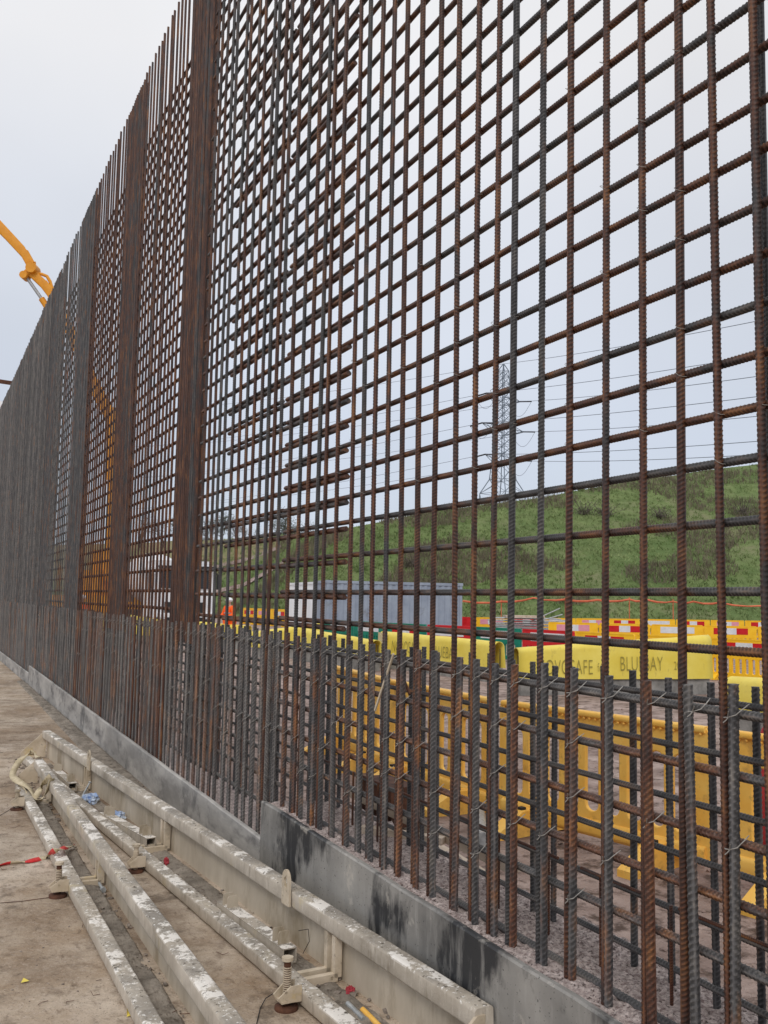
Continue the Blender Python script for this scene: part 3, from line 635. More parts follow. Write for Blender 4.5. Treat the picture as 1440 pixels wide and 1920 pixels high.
def g2(px, py, z=0): return onZ(px, py, GZ + z)
ribbon('webbing_strap', [g2(98, 1460, .2), g2(85, 1490, .09), g2(70, 1500, .05), g2(55, 1478, .08), g2(30, 1462, .1), g2(24, 1450, .1), g2(38, 1425, .16), g2(60, 1411, .20), g2(72, 1420, .2)], .045, M_FABRIC, label='dirty cream webbing strap wrapped over the far end of the left form', cat='strap')
ribbon('webbing_strap', [g2(28, 1466, .08), g2(48, 1482, .06), g2(62, 1498, .05), g2(78, 1475, .12), g2(95, 1455, .21)], .04, M_FABRIC, label='yellowish loose strap end hanging from the left form top rail', cat='strap')
ribbon('barrier_tape', [g2(-6, 1624, .004), g2(25, 1618, .006), g2(58, 1614, .01), g2(90, 1606, .012), g2(100, 1596, .09), g2(116, 1592, .10), g2(126, 1588, .05), g2(136, 1586, .03)], .03, [M_TAPER, M_FABRIC], label='red and white barrier tape trailing over the left form base rail', cat='tape')
def crumple(name, px, py, r, m, sc=(1, 1, .6), **k):
    p = g2(px, py, 0); mb = MB(); base = ICO[3]; o = Vector((px, py, 0)); vs = []
    for v in base[0]:
        kk = r * (1 + .55 * mnoise.noise(v * 3 + o) + .3 * mnoise.noise(v * 8 + o)); vs.append(Vector((p.x + v.x * kk * sc[0], p.y + v.y * kk * sc[1], max(GZ + .001, p.z + r * sc[2] * .8 + v.z * kk * sc[2]))))
    mb.add(vs, base[1], 0, False); return solo(name, mb, m, **k)
crumple('plastic_bag', 168, 1506, .06, M_BAG, label='crumpled pale blue plastic bag against the longer form plate', cat='plastic bag')
crumple('plastic_scrap', 220, 1536, .045, M_BAG, label='small blue plastic scrap beside the middle box section', cat='scrap')
crumple('pipe_plug', 657, 1865, .017, M_REDD, (1, 1, 1), label='dull red plastic plug on the slab behind the longer form base rail', cat='plug')
crumple('red_scrap', 312, 1622, .022, M_REDD, (.6, 1, 1), label='red scrap tied by wire at the middle bracket of the longer form', cat='scrap')
crumple('red_scrap', 295, 1484, .02, M_REDP, (1, 1, .8), label='bright red scrap between longer form and kicker', cat='scrap')
lf = MB(); c = g2(250, 1895, .004); lf.add([c + Vector(v) for v in ((-.03, -.04, 0), (.035, -.03, .004), (.0, .05, .012), (-.02, .01, .018))], [(0, 1, 2, 3)])
o = solo('plastic_leaf', lf, M_COV, label='torn yellow plastic scrap lying on the slab at bottom left', cat='scrap')
lf = MB(); c = g2(45, 1840, .004); lf.add([c + Vector(v) for v in ((-.012, -.01, 0), (.018, -.01, .003), (.0, .02, .006))], [(0, 1, 2)])
solo('plastic_leaf', lf, M_COV, label='tiny yellow scrap lying alone on the slab at far left', cat='scrap')
def wire(name, pts, r, m, **k):
    mb = MB(); mb.tube([g2(*p) for p in pts], r, 6); return solo(name, mb, m, **k)
wire('loose_wire', [(530, 1862, .03), (512, 1863, .02), (498, 1872, .01), (488, 1890, .005), (480, 1925, .004)], .0018, M_DARK, label='dark loose wire curling from the near levelling screw', cat='wire')
wire('loose_wire', [(0, 1693, .003), (40, 1690, .003), (90, 1683, .003), (122, 1672, .01)], .0015, M_RUSTB, label='thin rusty wire running left from the left form screw bracket', cat='wire')
wire('loose_wire', [(-5, 1532, .003), (15, 1520, .004), (32, 1508, .02), (40, 1500, .04)], .0015, M_DARK, label='thin dark wire under the webbing at the left edge', cat='wire')
wire('loose_wire', [(560, 1745, .17), (578, 1742, .16), (580, 1765, .10), (568, 1788, .03)], .0013, M_DARK, label='thin looped wire against the longer form plate', cat='wire')
for (a_, b_, lb) in (((652, 1882), (682, 1912), 'grey pipe offcut lying in debris behind the red cap'), ((680, 1893), (712, 1925), 'brass coloured pipe offcut at the bottom behind the longer form')):
    mb = MB(); mb.tube([g2(*a_, .012), g2(*b_, .012)], .010, 12); solo('pipe_offcut', mb, M_STEEL if a_[0] < 670 else M_YEL, label=lb, cat='pipe')
mb = MB(); mb.tube([g2(184, 1652, .02), g2(193, 1668, .012)], .008, 10); mb.tube([g2(192.5, 1667, .012), g2(194, 1669.5, .012)], .014, 8); solo('bolt', mb, M_STEEL, label='loose steel bolt on the mortar between the left form rails', cat='bolt')
mb = MB(); mb.tube([g2(168, 1468, .12), g2(153, 1495, .03)], .006, 8); mb.tube([g2(168.5, 1467.5, .12), g2(169, 1466, .125)], .012, 8); solo('steel_pin', mb, M_STEEL, label='steel pin leaning beside the pale blue bag', cat='pin')

# mortar dirt between the rails and by the kicker foot
def mound(name, poly, h, label, seed=0, st=.02):
    """poly: list of (y, xleft, xright)"""
    mb = MB(); vs = []; nx = 14
    ysl = np.arange(poly[0][0], poly[-1][0], st)
    for y in ysl:
        for k in range(len(poly) - 1):
            if poly[k][0] <= y <= poly[k + 1][0]:
                t = (y - poly[k][0]) / (poly[k + 1][0] - poly[k][0]); a = poly[k][1] * (1 - t) + poly[k + 1][1] * t; b = poly[k][2] * (1 - t) + poly[k + 1][2] * t; break
        for i in range(nx):
            s_ = i / (nx - 1); x = a + (b - a) * s_
            e_ = min(1, s_ * 6, (1 - s_) * 6, (y - ysl[0]) * 5, (ysl[-1] - y) * 5)
            z = h * (.55 + .55 * mnoise.fractal(Vector((x * 7, y * 4, seed)), 1, 2, 4)) * max(0, e_) + .004 * mnoise.noise(Vector((x * 70, y * 70, seed)))
            vs.append((x, y, GZ - .004 + z))
    ny = len(ysl); fs = [(j * nx + i, j * nx + i + 1, (j + 1) * nx + i + 1, (j + 1) * nx + i) for j in range(ny - 1) for i in range(nx - 1)]
    mb.add(vs, fs, 0, False); return solo(name, mb, M_SPILL, origin=Vector((0, 0, 0)), label=label, cat='mortar dirt', kind='stuff')
mound('mortar_dirt', [(2.3, .79, .90), (4, .79, .89), (7.6, .77, .87)], .028, 'grey mortar dirt filling the left form between its rails', 1)
mound('mortar_dirt', [(2.6, 1.44, 1.56), (5, 1.28, 1.39), (8.8, 1.0, 1.08)], .022, 'mortar dirt inside the longer form along its plate', 2)
mound('mortar_dirt', [(2.6, 1.60, 1.625), (4, 1.49, 1.625), (7, 1.3, 1.622), (9.5, 1.42, 1.622), (17, 1.5, 1.622)], .03, 'crumbled mortar along the foot of the kickers', 3)
def crumbs(name, n, fn, rmin, rmax, label, m=M_CRUMB, zf=None):
    mb = MB()
    for _ in range(n):
        x, y, z = fn(); r = rmin + (rmax - rmin) * random.random() ** 3; mb.blob((x, y, z + r * .3), r, sub=1, jit=.5, sc=(1, random.uniform(.6, 1.3), random.uniform(.4, .8)))
    return solo(name, mb, m, origin=Vector((0, 0, 0)), label=label, cat='debris', kind='stuff')
def f_a():
    y = random.uniform(2.4, 9); x = random.choice((random.gauss(.84, .035), 1.53 - (y - 2.55) * .078 - abs(random.gauss(0, .06)), 1.60 - abs(random.gauss(0, .09)))); return x, y, GZ + .004
crumbs('mortar_crumbs', 1500, f_a, .002, .011, 'small mortar crumbs scattered around the forms')
crumbs('slab_grit', 700, lambda: (random.uniform(-.4, 1.5), random.uniform(2.2, 12), GZ), .001, .006, 'fine dark grit sprinkled over the slab')
def offcuts(n):
    mb = MB()
    for _ in range(n):
        x, y, z = f_a() if random.random() < .6 else (random.uniform(-.1, 1.4), random.uniform(2.3, 8), GZ); a = random.uniform(0, 6.28); L_ = random.uniform(.02, .07); q = Vector((x, y, GZ + .004)); d = Vector((math.cos(a), math.sin(a), 0)); e_ = Vector((-d.y, d.x, 0)) * random.uniform(-.02, .02)
        mb.tube([q, q + d * L_ * .5 + e_, q + d * L_ + Vector((0, 0, random.uniform(0, .012)))], .0011, 4, caps=False)
    return solo('wire_offcuts', mb, M_RUSTB, origin=Vector((0, 0, 0)), label='short rusty tie wire offcuts littering the slab', cat='wire offcuts', kind='stuff')
offcuts(160)
crumbs('slab_lumps', 160, lambda: (lambda q: (q[0], q[1], GZ))(f_a()), .008, .022, 'dried mortar lumps lying between the form rails')
crumbs('mud_stones', 2200, lambda: ((lambda x, y: (x, y, mudz(x, y)))(2.1 + random.random() ** 1.5 * 9, random.uniform(1.5, 14))), .005, .03, 'loose stones on the muddy ground behind the rebar', M_MUD)

# ------------------------------------------------------------------ site clutter directly behind the kicker
q = onX(630, 1515, 2.25); r = empty('steel_box', (2.28, 4.62, SZ), label='rusty brown steel box with a round hole behind the near starter bars', cat='steel box')
b = MB(); b.box((2.28, 4.62, .44), (.16, .36, .20)); b.box((2.28, 4.62, .05), (.12, .12, .60)); part('box_body', b, M_RUSTB, r)
h = MB(); h.tube([(2.195, 4.50, .46), (2.205, 4.50, .46)], .025, 16); part('hole_shade_disc', h, M_BLK, r)  # solid black disc painting the shade inside a hole; nothing is cut
for (p0, p1, lb) in (((2.35, 4.6, .30), (2.6, 2.0, .02), 'long pale timber batten running low behind the near starter bars'), ((2.2, 4.95, .43), (2.12, 3.2, .47), 'thin pale timber batten resting along the back of the near kicker')):
    b = MB(); b.beam(p0, p1, .06, .035); solo('timber_batten', b, M_WOOD, label=lb, cat='batten')
b = MB(); b.beam((1.86, 4.05, .455), (2.10, 3.72, .455), .05, .03); solo('timber_block', b, M_WOOD, label='short timber block lying across the rough top of the near kicker', cat='timber block')
b = MB(); b.beam(onX(703, 1332, 1.69), onX(738, 1226, 1.69), .006, .010); solo('steel_strip', b, M_FORM, label='thin pale strip leaning left against the starter tops', cat='strip')
b = MB(); b.beam(onX(768, 1302, 1.74), onX(748, 1248, 1.74), .006, .010); solo('steel_strip', b, M_RUSTB, label='thin dark strip leaning right behind the starter tops', cat='strip')
b = MB(); p = onZ(1355, 1745, SZ); b.blob((2.9, 2.75, SZ + .05), .13, sub=3, jit=.3, sc=(1, 1.2, .5)); solo('concrete_lump', b, M_GREYCONC, label='pale concrete lump on the mud behind the near kicker', cat='rubble')
b = MB(); p = onZ(905, 1575, SZ + .1); b.tube([p, p + Vector((.5, .9, 0))], .055, 18); solo('pipe_piece', b, M_STEEL, label='grey pipe end lying behind the starters near the yellow barrier foot', cat='pipe')
crumple_ = MB(); p = onZ(1188, 1722, SZ); crumple_.blob(p + Vector((0, 0, .015)), .018, sub=2, jit=.5); solo('red_scrap', crumple_, M_REDP, label='tiny red scrap on the mud behind the near kicker', cat='scrap')

# ------------------------------------------------------------------ plastic pedestrian barriers
def curve_plate(name, outline, holes, t, bevel, m):
    cu = bpy.data.curves.new(name, 'CURVE'); cu.dimensions = '2D'; cu.fill_mode = 'BOTH'; cu.extrude = t / 2 - bevel; cu.bevel_depth = bevel; cu.bevel_resolution = 1
    for pts in [outline] + holes:
        s_ = cu.splines.new('POLY'); s_.points.add(len(pts) - 1); s_.use_cyclic_u = True
        for i, (x, y) in enumerate(pts): s_.points[i].co = (x, y, 0, 1)
    ob = bpy.data.objects.new('tmp', cu); COL.objects.link(ob); bpy.context.view_layer.update()
    dg = bpy.context.evaluated_depsgraph_get(); me = bpy.data.meshes.new_from_object(ob.evaluated_get(dg)); COL.objects.unlink(ob); bpy.data.objects.remove(ob)
    me.name = name; me.transform(Matrix.Rotation(PI / 2, 4, 'X')); me.materials.clear(); me.materials.append(m); return me
def rrect(x0, x1, y0, y1, r, n=4, ccw=True):
    pts = []
    for cx, cy, a0 in ((x1 - r, y1 - r, 0), (x0 + r, y1 - r, 90), (x0 + r, y0 + r, 180), (x1 - r, y0 + r, 270)):
        for k in range(n + 1): a = math.radians(a0 + 90 * k / n); pts.append((cx + r * math.cos(a), cy + r * math.sin(a)))
    return pts if ccw else pts[::-1]
slotsN = [rrect(-.86 + i * .193, -.86 + i * .193 + .135, .27, .80, .06) for i in range(9)]
BN = curve_plate('near_barrier_panel', rrect(-.99, .99, .10, 1.0, .07), slotsN, .034, .009, M_YEL)
slotsF = [rrect(-.84 + i * .17, -.84 + i * .17 + .095, .17, .54, .04, 3) for i in range(10)]
def board_mb(kind):
    b = MB(); cols = {'rw': [0, 1, 0], 'rwr': [0, 1, 0], 'pink': [2, 1, 2], 'white': [1, 1, 1]}[kind]
    for i, c in enumerate(cols): b.box((-.44 + i * .44, -.034, .80), (.44, .008, .25), mi=c)
    return mesh_of(b, 'board', [M_BRED, M_BWHI, M_BPNK])
BOARDS = {k: board_mb(k) for k in ('rw', 'pink', 'white')}
BODY = {c: curve_plate('barrier_panel', rrect(-.99, .99, .08, 1.0, .03, 2), slotsF, .06, .01, m) for c, m in (('yellow', M_YELF), ('red', M_REDP), ('green', M_GRNP))}
def foot_me(m, dark):
    b = MB(); b.prism([(-.25, 0), (.25, 0), (.25, .04), (.10, .14), (-.10, .14), (-.25, .04)], .11, Matrix(((0, 0, 1, 0), (1, 0, 0, 0), (0, 1, 0, 0), (0, 0, 0, 1)))); return mesh_of(b, 'foot', m)
FOOT = {c: foot_me(m, 0) for c, m in (('yellow', M_YELF), ('red', M_REDP), ('green', M_GRNP), ('near', M_YEL))}
TAN = {}
def top_ridge(m):
    b = MB(); b.beam((-.97, 0, 1.0), (.97, 0, 1.0), .075, .035)
    return mesh_of(b, 'top_rail', m)
RIDGE = {c: top_ridge(m) for c, m in (('yellow', M_YELF), ('red', M_REDP), ('green', M_GRNP))}
def far_barrier(p, ang, body, board, label, group):
    o = empty('plastic_barrier', p, ang, label=label, cat='barrier', group=group)
    inst('barrier_panel', BODY[body], o, (0, 0, 0)); inst('board', BOARDS[board], o, (0, 0, 0)); inst('top_rail', RIDGE[body], o, (0, 0, 0))
    for x in (-.72, .72): inst('foot', FOOT[body], o, (x, 0, 0))
    return o
BNAME = {'rw': 'red and white', 'pink': 'faded pink and white', 'white': 'plain white'}
def row(pts, specs, rowname, group, start='right'):
    P = [at(px, D, SZ) for px, D in pts]; segs = []
    # walk the polyline in 2.06 m steps
    dist = [0]
    for i in range(len(P) - 1): dist.append(dist[-1] + (P[i + 1] - P[i]).length)
    def pos(s_):
        for i in range(len(P) - 1):
            if s_ <= dist[i + 1] or i == len(P) - 2: return P[i].lerp(P[i + 1], (s_ - dist[i]) / (dist[i + 1] - dist[i]))
    n = int(dist[-1] / 2.06)
    for i in range(n):
        a = pos(i * 2.06); b = pos(i * 2.06 + 2.0); d = b - a; body, board = specs[i % len(specs)] if i < len(specs) else random.choice(specs)
        ang = math.atan2(d.y, d.x)
        # board should face the camera
        nrm = Vector((math.sin(ang), -math.cos(ang), 0))
        if nrm.dot(CP - a) < 0: ang += PI
        far_barrier((a + b) / 2, ang + random.uniform(-.02, .02), body, board, '%s barrier, %s board, %s from %s in %s' % (body, BNAME[board], ORD[min(i, 15)], start, rowname), group)
    return n
YR = ('yellow', 'rw'); YP = ('yellow', 'pink'); YW = ('yellow', 'white'); RW = ('red', 'white'); RR = ('red', 'rw'); GW = ('green', 'white'); GR = ('green', 'rw')
row([(1470, 22.6), (1130, 26.5), (945, 29.5), (700, 34), (560, 39)], [YR, YR, YR, RW, GW, RW, GR, GW, GW, GW], 'front row', 'front row of mixed barriers', 'right')
row([(1520, 38), (1180, 39), (985, 40)], [YW, YR, YW, YR, YP, YR, YW, YR, RW], 'middle row', 'middle row of yellow barriers', 'right')
row([(1520, 54), (1180, 52), (885, 48), (640, 52)], [YR, YR, YP, YR, YW, YR, YP, YW, RR, YP, RR, YW, YR, YW], 'back row', 'back row of barriers below the hill', 'right')
row([(640, 55), (540, 60), (440, 66)], [YR, YP, YR], 'row beside worker', 'far left row of barriers', 'right')
row([(560, 64), (440, 72)], [YR, YW, YP], 'rearmost left row', 'rearmost left row of barriers', 'right')

def near_barrier(pa, pb, label, red=False):
    pa = Vector(pa); pb = Vector(pb); d = pb - pa; ang = math.atan2(d.y, d.x)
    o = empty('plastic_barrier', (pa + pb) / 2, ang, label=label, cat='barrier', group='close barriers on the mud behind the rebar')
    me = BN
    if red: me = BN.copy(); me.materials[0] = M_REDD
    inst('barrier_panel', me, o, (0, 0, 0))
    b = MB()
    for i in range(36): b.blob((-.93 + i * .053, -.030, .955), .011, sub=1, jit=0)
    b.rbeam((-.96, 0, .985), (.96, 0, .985), .085, .045, .018)
    part('moulded_top', b, M_REDD if red else M_YEL, o, local=True)
    b = MB(); b.rbeam((-.95, 0, .16), (.95, 0, .16), .085, .12, .03); part('moulded_base', b, M_REDD if red else M_YEL, o, local=True)
    for x in (-.62, .62):
        f = inst('foot', FOOT['near'], o, (x, 0, .0), (0, 0, 0), None, (1.1, 1.8, 1.4))
        for yy in (.14, -.14): r_ = MB(); r_.box((x, yy, .17), (.05, .05, .09)); part('slot_shade_block', r_, M_DARK, o, local=True)  # solid dark blocks painting the shade of slots; the foot is uncut
    return o
near_barrier((4.41, 6.88, SZ), (4.83, 4.92, SZ), 'close pale orange barrier in the middle with worn top, behind the near starters')
near_barrier((4.86, 4.78, SZ), (5.25, 2.82, SZ), 'close pale orange barrier running out of the right edge')
near_barrier((4.40, 8.95, SZ), (4.40, 6.95, SZ), 'close pale yellow barrier left of the middle one, seen through dense bars')
near_barrier((4.62, 11.0, SZ), (4.42, 9.02, SZ), 'farthest of the close yellow barriers, low between the bars')
near_barrier((5.35, 5.0, SZ), (6.4, 3.3, SZ), 'dull red barrier showing at the right edge behind the orange ones', red=True)

# ------------------------------------------------------------------ yellow starter-bar covers
def text_mesh(s_, size):
    cu = bpy.data.curves.new('t', 'FONT'); cu.body = s_; cu.size = size; cu.extrude = .001; cu.align_x = 'CENTER'; cu.align_y = 'CENTER'; cu.space_character = 1.05; cu.offset = -.016 * size
    ob = bpy.data.objects.new('tmp', cu); COL.objects.link(ob); bpy.context.view_layer.update(); dg = bpy.context.evaluated_depsgraph_get()
    me = bpy.data.meshes.new_from_object(ob.evaluated_get(dg)); bpy.data.objects.remove(ob); me.transform(Matrix.Rotation(PI / 2, 4, 'X')); me.materials.clear(); me.materials.append(M_TXT); return me
def cover(pl, pr, label, text=None, h=.86, h1=None, w=.30, base=.32, toff=0, patch=False, xs=.6, sag=0.):
    pl = Vector(pl); pr = Vector(pr); d = pr - pl; L = d.length; ang = math.atan2(d.y, d.x)
    o = empty('bar_cover', (pl + pr) / 2, ang, label=label, cat='bar cover', group='yellow covers over starter bars')
    h0 = h; h1 = h if h1 is None else h1; h = max(h0, h1)
    prof = [(-w * .62, base), (-w * .56, base + h * .35), (-w * .5, base + h - w * .5)] + [(-w * .5 * math.cos(PI * k / 10), base + h - w * .5 + w * .5 * math.sin(PI * k / 10)) for k in range(1, 10)] + [(w * .5, base + h - w * .5), (w * .56, base + h * .35), (w * .62, base)]
    n = 24; m_ = len(prof); vs = []; b = MB()
    for i in range(n + 1):
        s_ = i / n; x = -L / 2 + L * s_; dz = sag * math.sin(PI * s_) + .02 * mnoise.noise(Vector((x * 1.1, L, 0)))
        hk = (h0 + (h1 - h0) * s_) / h
        for (y, z) in prof: vs.append((x, y + .012 * mnoise.noise(Vector((x * 2, z * 3, 4))), base + (z - base) * hk + (dz if z > base + .1 else dz * .5)))
    inner = [(x, y * .9, z - .012 if z > base + .2 else z) for x, y, z in vs]; nv = len(vs)
    fs = [(i * m_ + k, i * m_ + k + 1, (i + 1) * m_ + k + 1, (i + 1) * m_ + k) for i in range(n) for k in range(m_ - 1)]
    fs2 = [tuple(nv + q for q in reversed(f)) for f in fs]
    rim = []
    for i in (0, n): rim += [(i * m_ + k, i * m_ + k + 1, nv + i * m_ + k + 1, nv + i * m_ + k) for k in range(m_ - 1)]
    b.add(vs + inner, fs + fs2 + rim, 0, True); part('folded_sheet', b, M_COV, o, local=True)
    kb = MB(); kb.box((0, 0, base / 2 - .02), (L - .1, w * .9, base + .03)); part('concrete_strip', kb, M_GREYCONC, o, local=True)
    for x in (-L / 2 + .08, L / 2 - .08):
        for y in (-w * .28, w * .28):
            sb_ = MB(); sb_.tube([(x, y, base), (x, y, base + min(h0, h1) * .72)], .012, 6); q = part('covered_bar', sb_, M_BAR, o, local=True); q.color = bcol(.1, .2)
    if patch:
        pb = MB(); pb.box((-L / 2 + .25, -w * .585, base + h * .5), (.45, .012, h * .9)); part('worn_patch', pb, M_FABRIC, o, local=True)
    if text:
        h = min(h0, h1)
        for (s_, xo, sz, zo) in text:
            me = text_mesh(s_, sz); t = inst('printed_text', me, o, (xo, -w * .60 - .012, base + h * .40 + zo), (math.radians(-2.0), 0, 0), None, (xs, 1, 1))
    return o
cover(at(968, 19.0, SZ), at(1326, 20.0, SZ), 'largest yellow cover with dark lettering in the gap above the middle barrier', [('NOVOSAFE', -1.16, .42, -.02), ('for', -.38, .26, -.02), ('BLUEBAY', .50, .42, .05), ('2024', 1.36, .24, .02)], h=.60, h1=.89, xs=.54)
cover(at(720, 26, SZ), at(937, 21.8, SZ), 'second yellow cover with dark lettering and a pale worn left end', [('NOVOSAFE', -1.1, .42, .04), ('BLUEBAY', .6, .40, .0), ('2024', 1.75, .22, -.04)], patch=True, h=.65, h1=.60, xs=.60)
cover(at(572, 28, SZ), at(708, 24.6, SZ), 'plain yellow cover left of the lettered one, with an open orange end', h=.62, h1=.46)
cover(at(473, 29, SZ), at(603, 29.5, SZ), 'plain yellow cover with a rising top, between two others', h=.46, h1=.74)
cover(at(368, 34.5, SZ), at(470, 33.5, SZ), 'plain pale yellow cover just right of the tallest brown bundle', h=.6, h1=.5)
cover(at(238, 37, SZ), at(332, 35, SZ), 'pale yellow cover in front of the mixer truck, left of the tallest bundle', h=.75, h1=.55)
cover(at(120, 42, SZ), at(215, 40, SZ), 'farthest yellow cover low behind the third mat', h=.7)
cover(at(1370, 14.4, SZ), at(1560, 12.8, SZ), 'dirty yellow cover cut off by the right edge', h=.46, h1=.5)

# ------------------------------------------------------------------ containers, fence stack, orange pipe run
def container(pc, ang, L, m, label, name='shipping_container'):
    o = empty(name, pc, ang, label=label, cat='container'); h, w = 2.6, 2.44
    b = MB(); step = .14; n = int(L / step / 2) * 2
    def corr(x0, x1, y, sgn, n):
        vs = []; fs = []
        for i in range(n + 1):
            x = x0 + (x1 - x0) * i / n; dd = .035 if (i // 2) % 2 else 0
            vs += [(x, y + sgn * -dd, .15), (x, y + sgn * -dd, h - .1)]
        for i in range(n): fs.append((2 * i, 2 * i + 2, 2 * i + 3, 2 * i + 1))
        b.add(vs, fs)
    corr(-L / 2 + .1, L / 2 - .1, -w / 2 + .02, -1, n * 2); corr(-L / 2 + .1, L / 2 - .1, w / 2 - .02, 1, n * 2)
    n0 = len(b.v); corr(-w / 2 + .1, w / 2 - .1, -L / 2 + .02, -1, int(w / .14) * 2)
    for i in range(n0, len(b.v)): x, y, z = b.v[i]; b.v[i] = (y, x, z)
    b.box((0, 0, h - .08), (L - .06, w - .06, .05)); b.box((0, 0, .12), (L - .06, w - .06, .05)); b.box((L / 2 - .05, 0, h / 2), (.04, w - .1, h - .25))
    part('corrugated_sides', b, m, o, local=True)
    f = MB()
    for x in (-1, 1):
        for y in (-1, 1):
            f.box((x * (L / 2 - .05), y * (w / 2 - .05), h / 2), (.12, .12, h))
            for z in (.06, h - .05): f.box((x * (L / 2 - .06), y * (w / 2 - .06), z), (.19, .19, .13))
    for y in (-1, 1):
        for z in (.08, h - .06): f.box((0, y * (w / 2 - .04), z), (L, .08, .12))
    for x in (-1, 1):
        for z in (.08, h - .06): f.box((x * (L / 2 - .04), 0, z), (.08, w, .12))
    part('corner_frame', f, m, o, local=True)
    dr = MB()
    for y in (-.6, .6):
        dr.box((L / 2 + .0, y, h / 2), (.05, 1.1, h - .3))
    d_ = part('door', dr, m, o, local=True)
    rd = MB()
    for y in (-.95, -.3, .3, .95): rd.tube([(L / 2 + .05, y, .2), (L / 2 + .05, y, h - .15)], .02, 6)
    part('lock_rod', rd, M_STEEL, d_, local=True)
    return o
pL = at(606, 41.5, SZ); pR = at(872, 43.5, SZ); ang = math.atan2((pR - pL).y, (pR - pL).x); nrm = Vector((-math.sin(ang), math.cos(ang), 0))
c = (pL + pR) / 2 + nrm * 1.2; container(c, ang, 6.3, M_CBLUE, 'blue grey corrugated shipping container below the hill, behind the mesh')
pL = at(563, 46, SZ); pR = at(604, 45.0, SZ); c = (pL + pR) / 2 + nrm * 3.0 + Vector((.35, 0, 0)); container(at(606, 49, SZ), ang + PI / 2, 6.1, M_CWHI, 'white shipping container standing left of the blue grey one')
# galvanised fence panels stacked
fs_ = empty('fence_panel_stack', at(990, 45, SZ), 0, label='untidy stack of galvanised fence panels below the orange pipe', cat='panel stack')
L = fs_.location; rt = (at(1100, 45, 0) - at(900, 45, 0)).normalized(); fw = Vector((-rt.y, rt.x, 0))
for i in range(9):
    b = MB(); tl = random.uniform(-.12, .12); zz = .12 + i * .115; c = Vector(L) + Vector((0, 0, zz)) + rt * random.uniform(-.25, .25)
    a0, a1 = c - rt * 1.55 + Vector((0, 0, -tl * .4)), c + rt * 1.55 + Vector((0, 0, tl * .4)); dd = fw * 1.9
    for s_ in (0, 1): b.tube([a0 + dd * s_, a1 + dd * s_], .028, 6); 
    b.tube([a0, a0 + dd], .028, 6); b.tube([a1, a1 + dd], .028, 6)
    for k in range(1, 16): p = a0.lerp(a1, k / 16); b.tube([p, p + dd], .006, 4)
    part('fence_panel', b, M_STEEL, fs_)
b = MB()
for k in range(4): b.tube([Vector(L) + rt * (.1 + .3 * k) + Vector((0, 0, .9)), Vector(L) + rt * (1.5 + .12 * k) + Vector((0, 0, 1.55 - .28 * k))], .03, 6)
part('loose_tubes', b, M_STEEL, fs_)
b = MB(); b.box(Vector(L) + Vector((0, 0, 1.14)) - rt * .2, (1.8, 1.2, .10), Matrix.Rotation(math.atan2(rt.y, rt.x), 3, 'Z')); part('pallet_top', b, M_WOOD, fs_)

# ------------------------------------------------------------------ hillside
crest = [(-500, 1030), (-100, 1026), (240, 1018), (380, 1012), (470, 1009), (520, 1004), (567, 1000), (636, 990), (749, 972), (820, 955), (1018, 931), (1130, 911), (1207, 896), (1423, 867), (1800, 822), (2300, 790), (2900, 775)]
def crest_y(u):
    for i in range(len(crest) - 1):
        if crest[i][0] <= u <= crest[i + 1][0]: t = (u - crest[i][0]) / (crest[i + 1][0] - crest[i][0]); return crest[i][1] * (1 - t) + crest[i + 1][1] * t
    return crest[-1][1] if u > 0 else crest[0][1]
def hz(u): return 1111 + u * 26 / 1440.
def base_d(u): return 64 if u > 560 else 64 + (560 - u) * .10
def hill_pt(u, s_):
    """s_ 0..1 foot to crest, >1 plateau beyond"""
    k = (hz(u) - crest_y(u)) / F; Db = base_d(u); slope = .40 if u > 620 else max(.16, .40 - (620 - u) * .0010)
    Dc = (slope * Db + 1.82) / max(.05, slope - k); Dc = min(max(Dc, Db + 8), Db + 110); zc = EYE + k * Dc
    if s_ <= 1: D = Db + (Dc - Db) * s_; t = s_; z = SZ - .05 + (zc - SZ) * (t ** 1.12 if t < .85 else t ** 1.12)
    else: D = Dc + (s_ - 1) * 120; z = zc - (s_ - 1) * 10
    p = at(u, D, z); n_ = mnoise.fractal(Vector((p.x * .16, p.y * .16, 0)), 1, 2, 4)
    p.z += .28 * n_ * min(1, s_ * 3) * (1 if s_ < 1 else .5); return p
us = np.arange(-500, 2901, 12); ss = list(np.linspace(0, 1, 36)) + [1.03, 1.1, 1.3, 1.8]
mb = MB(); vs = [hill_pt(u, s_) for s_ in ss for u in us]; nu = len(us)
mb.add(vs, [(j * nu + i, j * nu + i + 1, (j + 1) * nu + i + 1, (j + 1) * nu + i) for j in range(len(ss) - 1) for i in range(nu - 1)], 0, True)
hill = solo('hillside', mb, M_HILL, origin=Vector((0, 0, 0)), kind='structure')
att = hill.data.attributes.new('bare', 'FLOAT', 'POINT'); vals = []
for s_ in ss:
    for u in us:
        yb = 1062 - (u - 380) * .42          # tan band lies above this falling line on the left
        k = hz(u) - (hill_pt(u, s_).z - EYE) * F / max(1, base_d(u) + 20)
        edge = (560 - u) / 60; t = (s_ - (.30 + max(0, (u - 380)) / 300)) / .12
        v = min(1, max(0, edge)) * min(1, max(0, t)); v *= .75 + .5 * mnoise.noise(Vector((u * .03, s_ * 9, 0))); vals.append(min(1, max(0, v)))
att.data.foreach_set('value', vals)
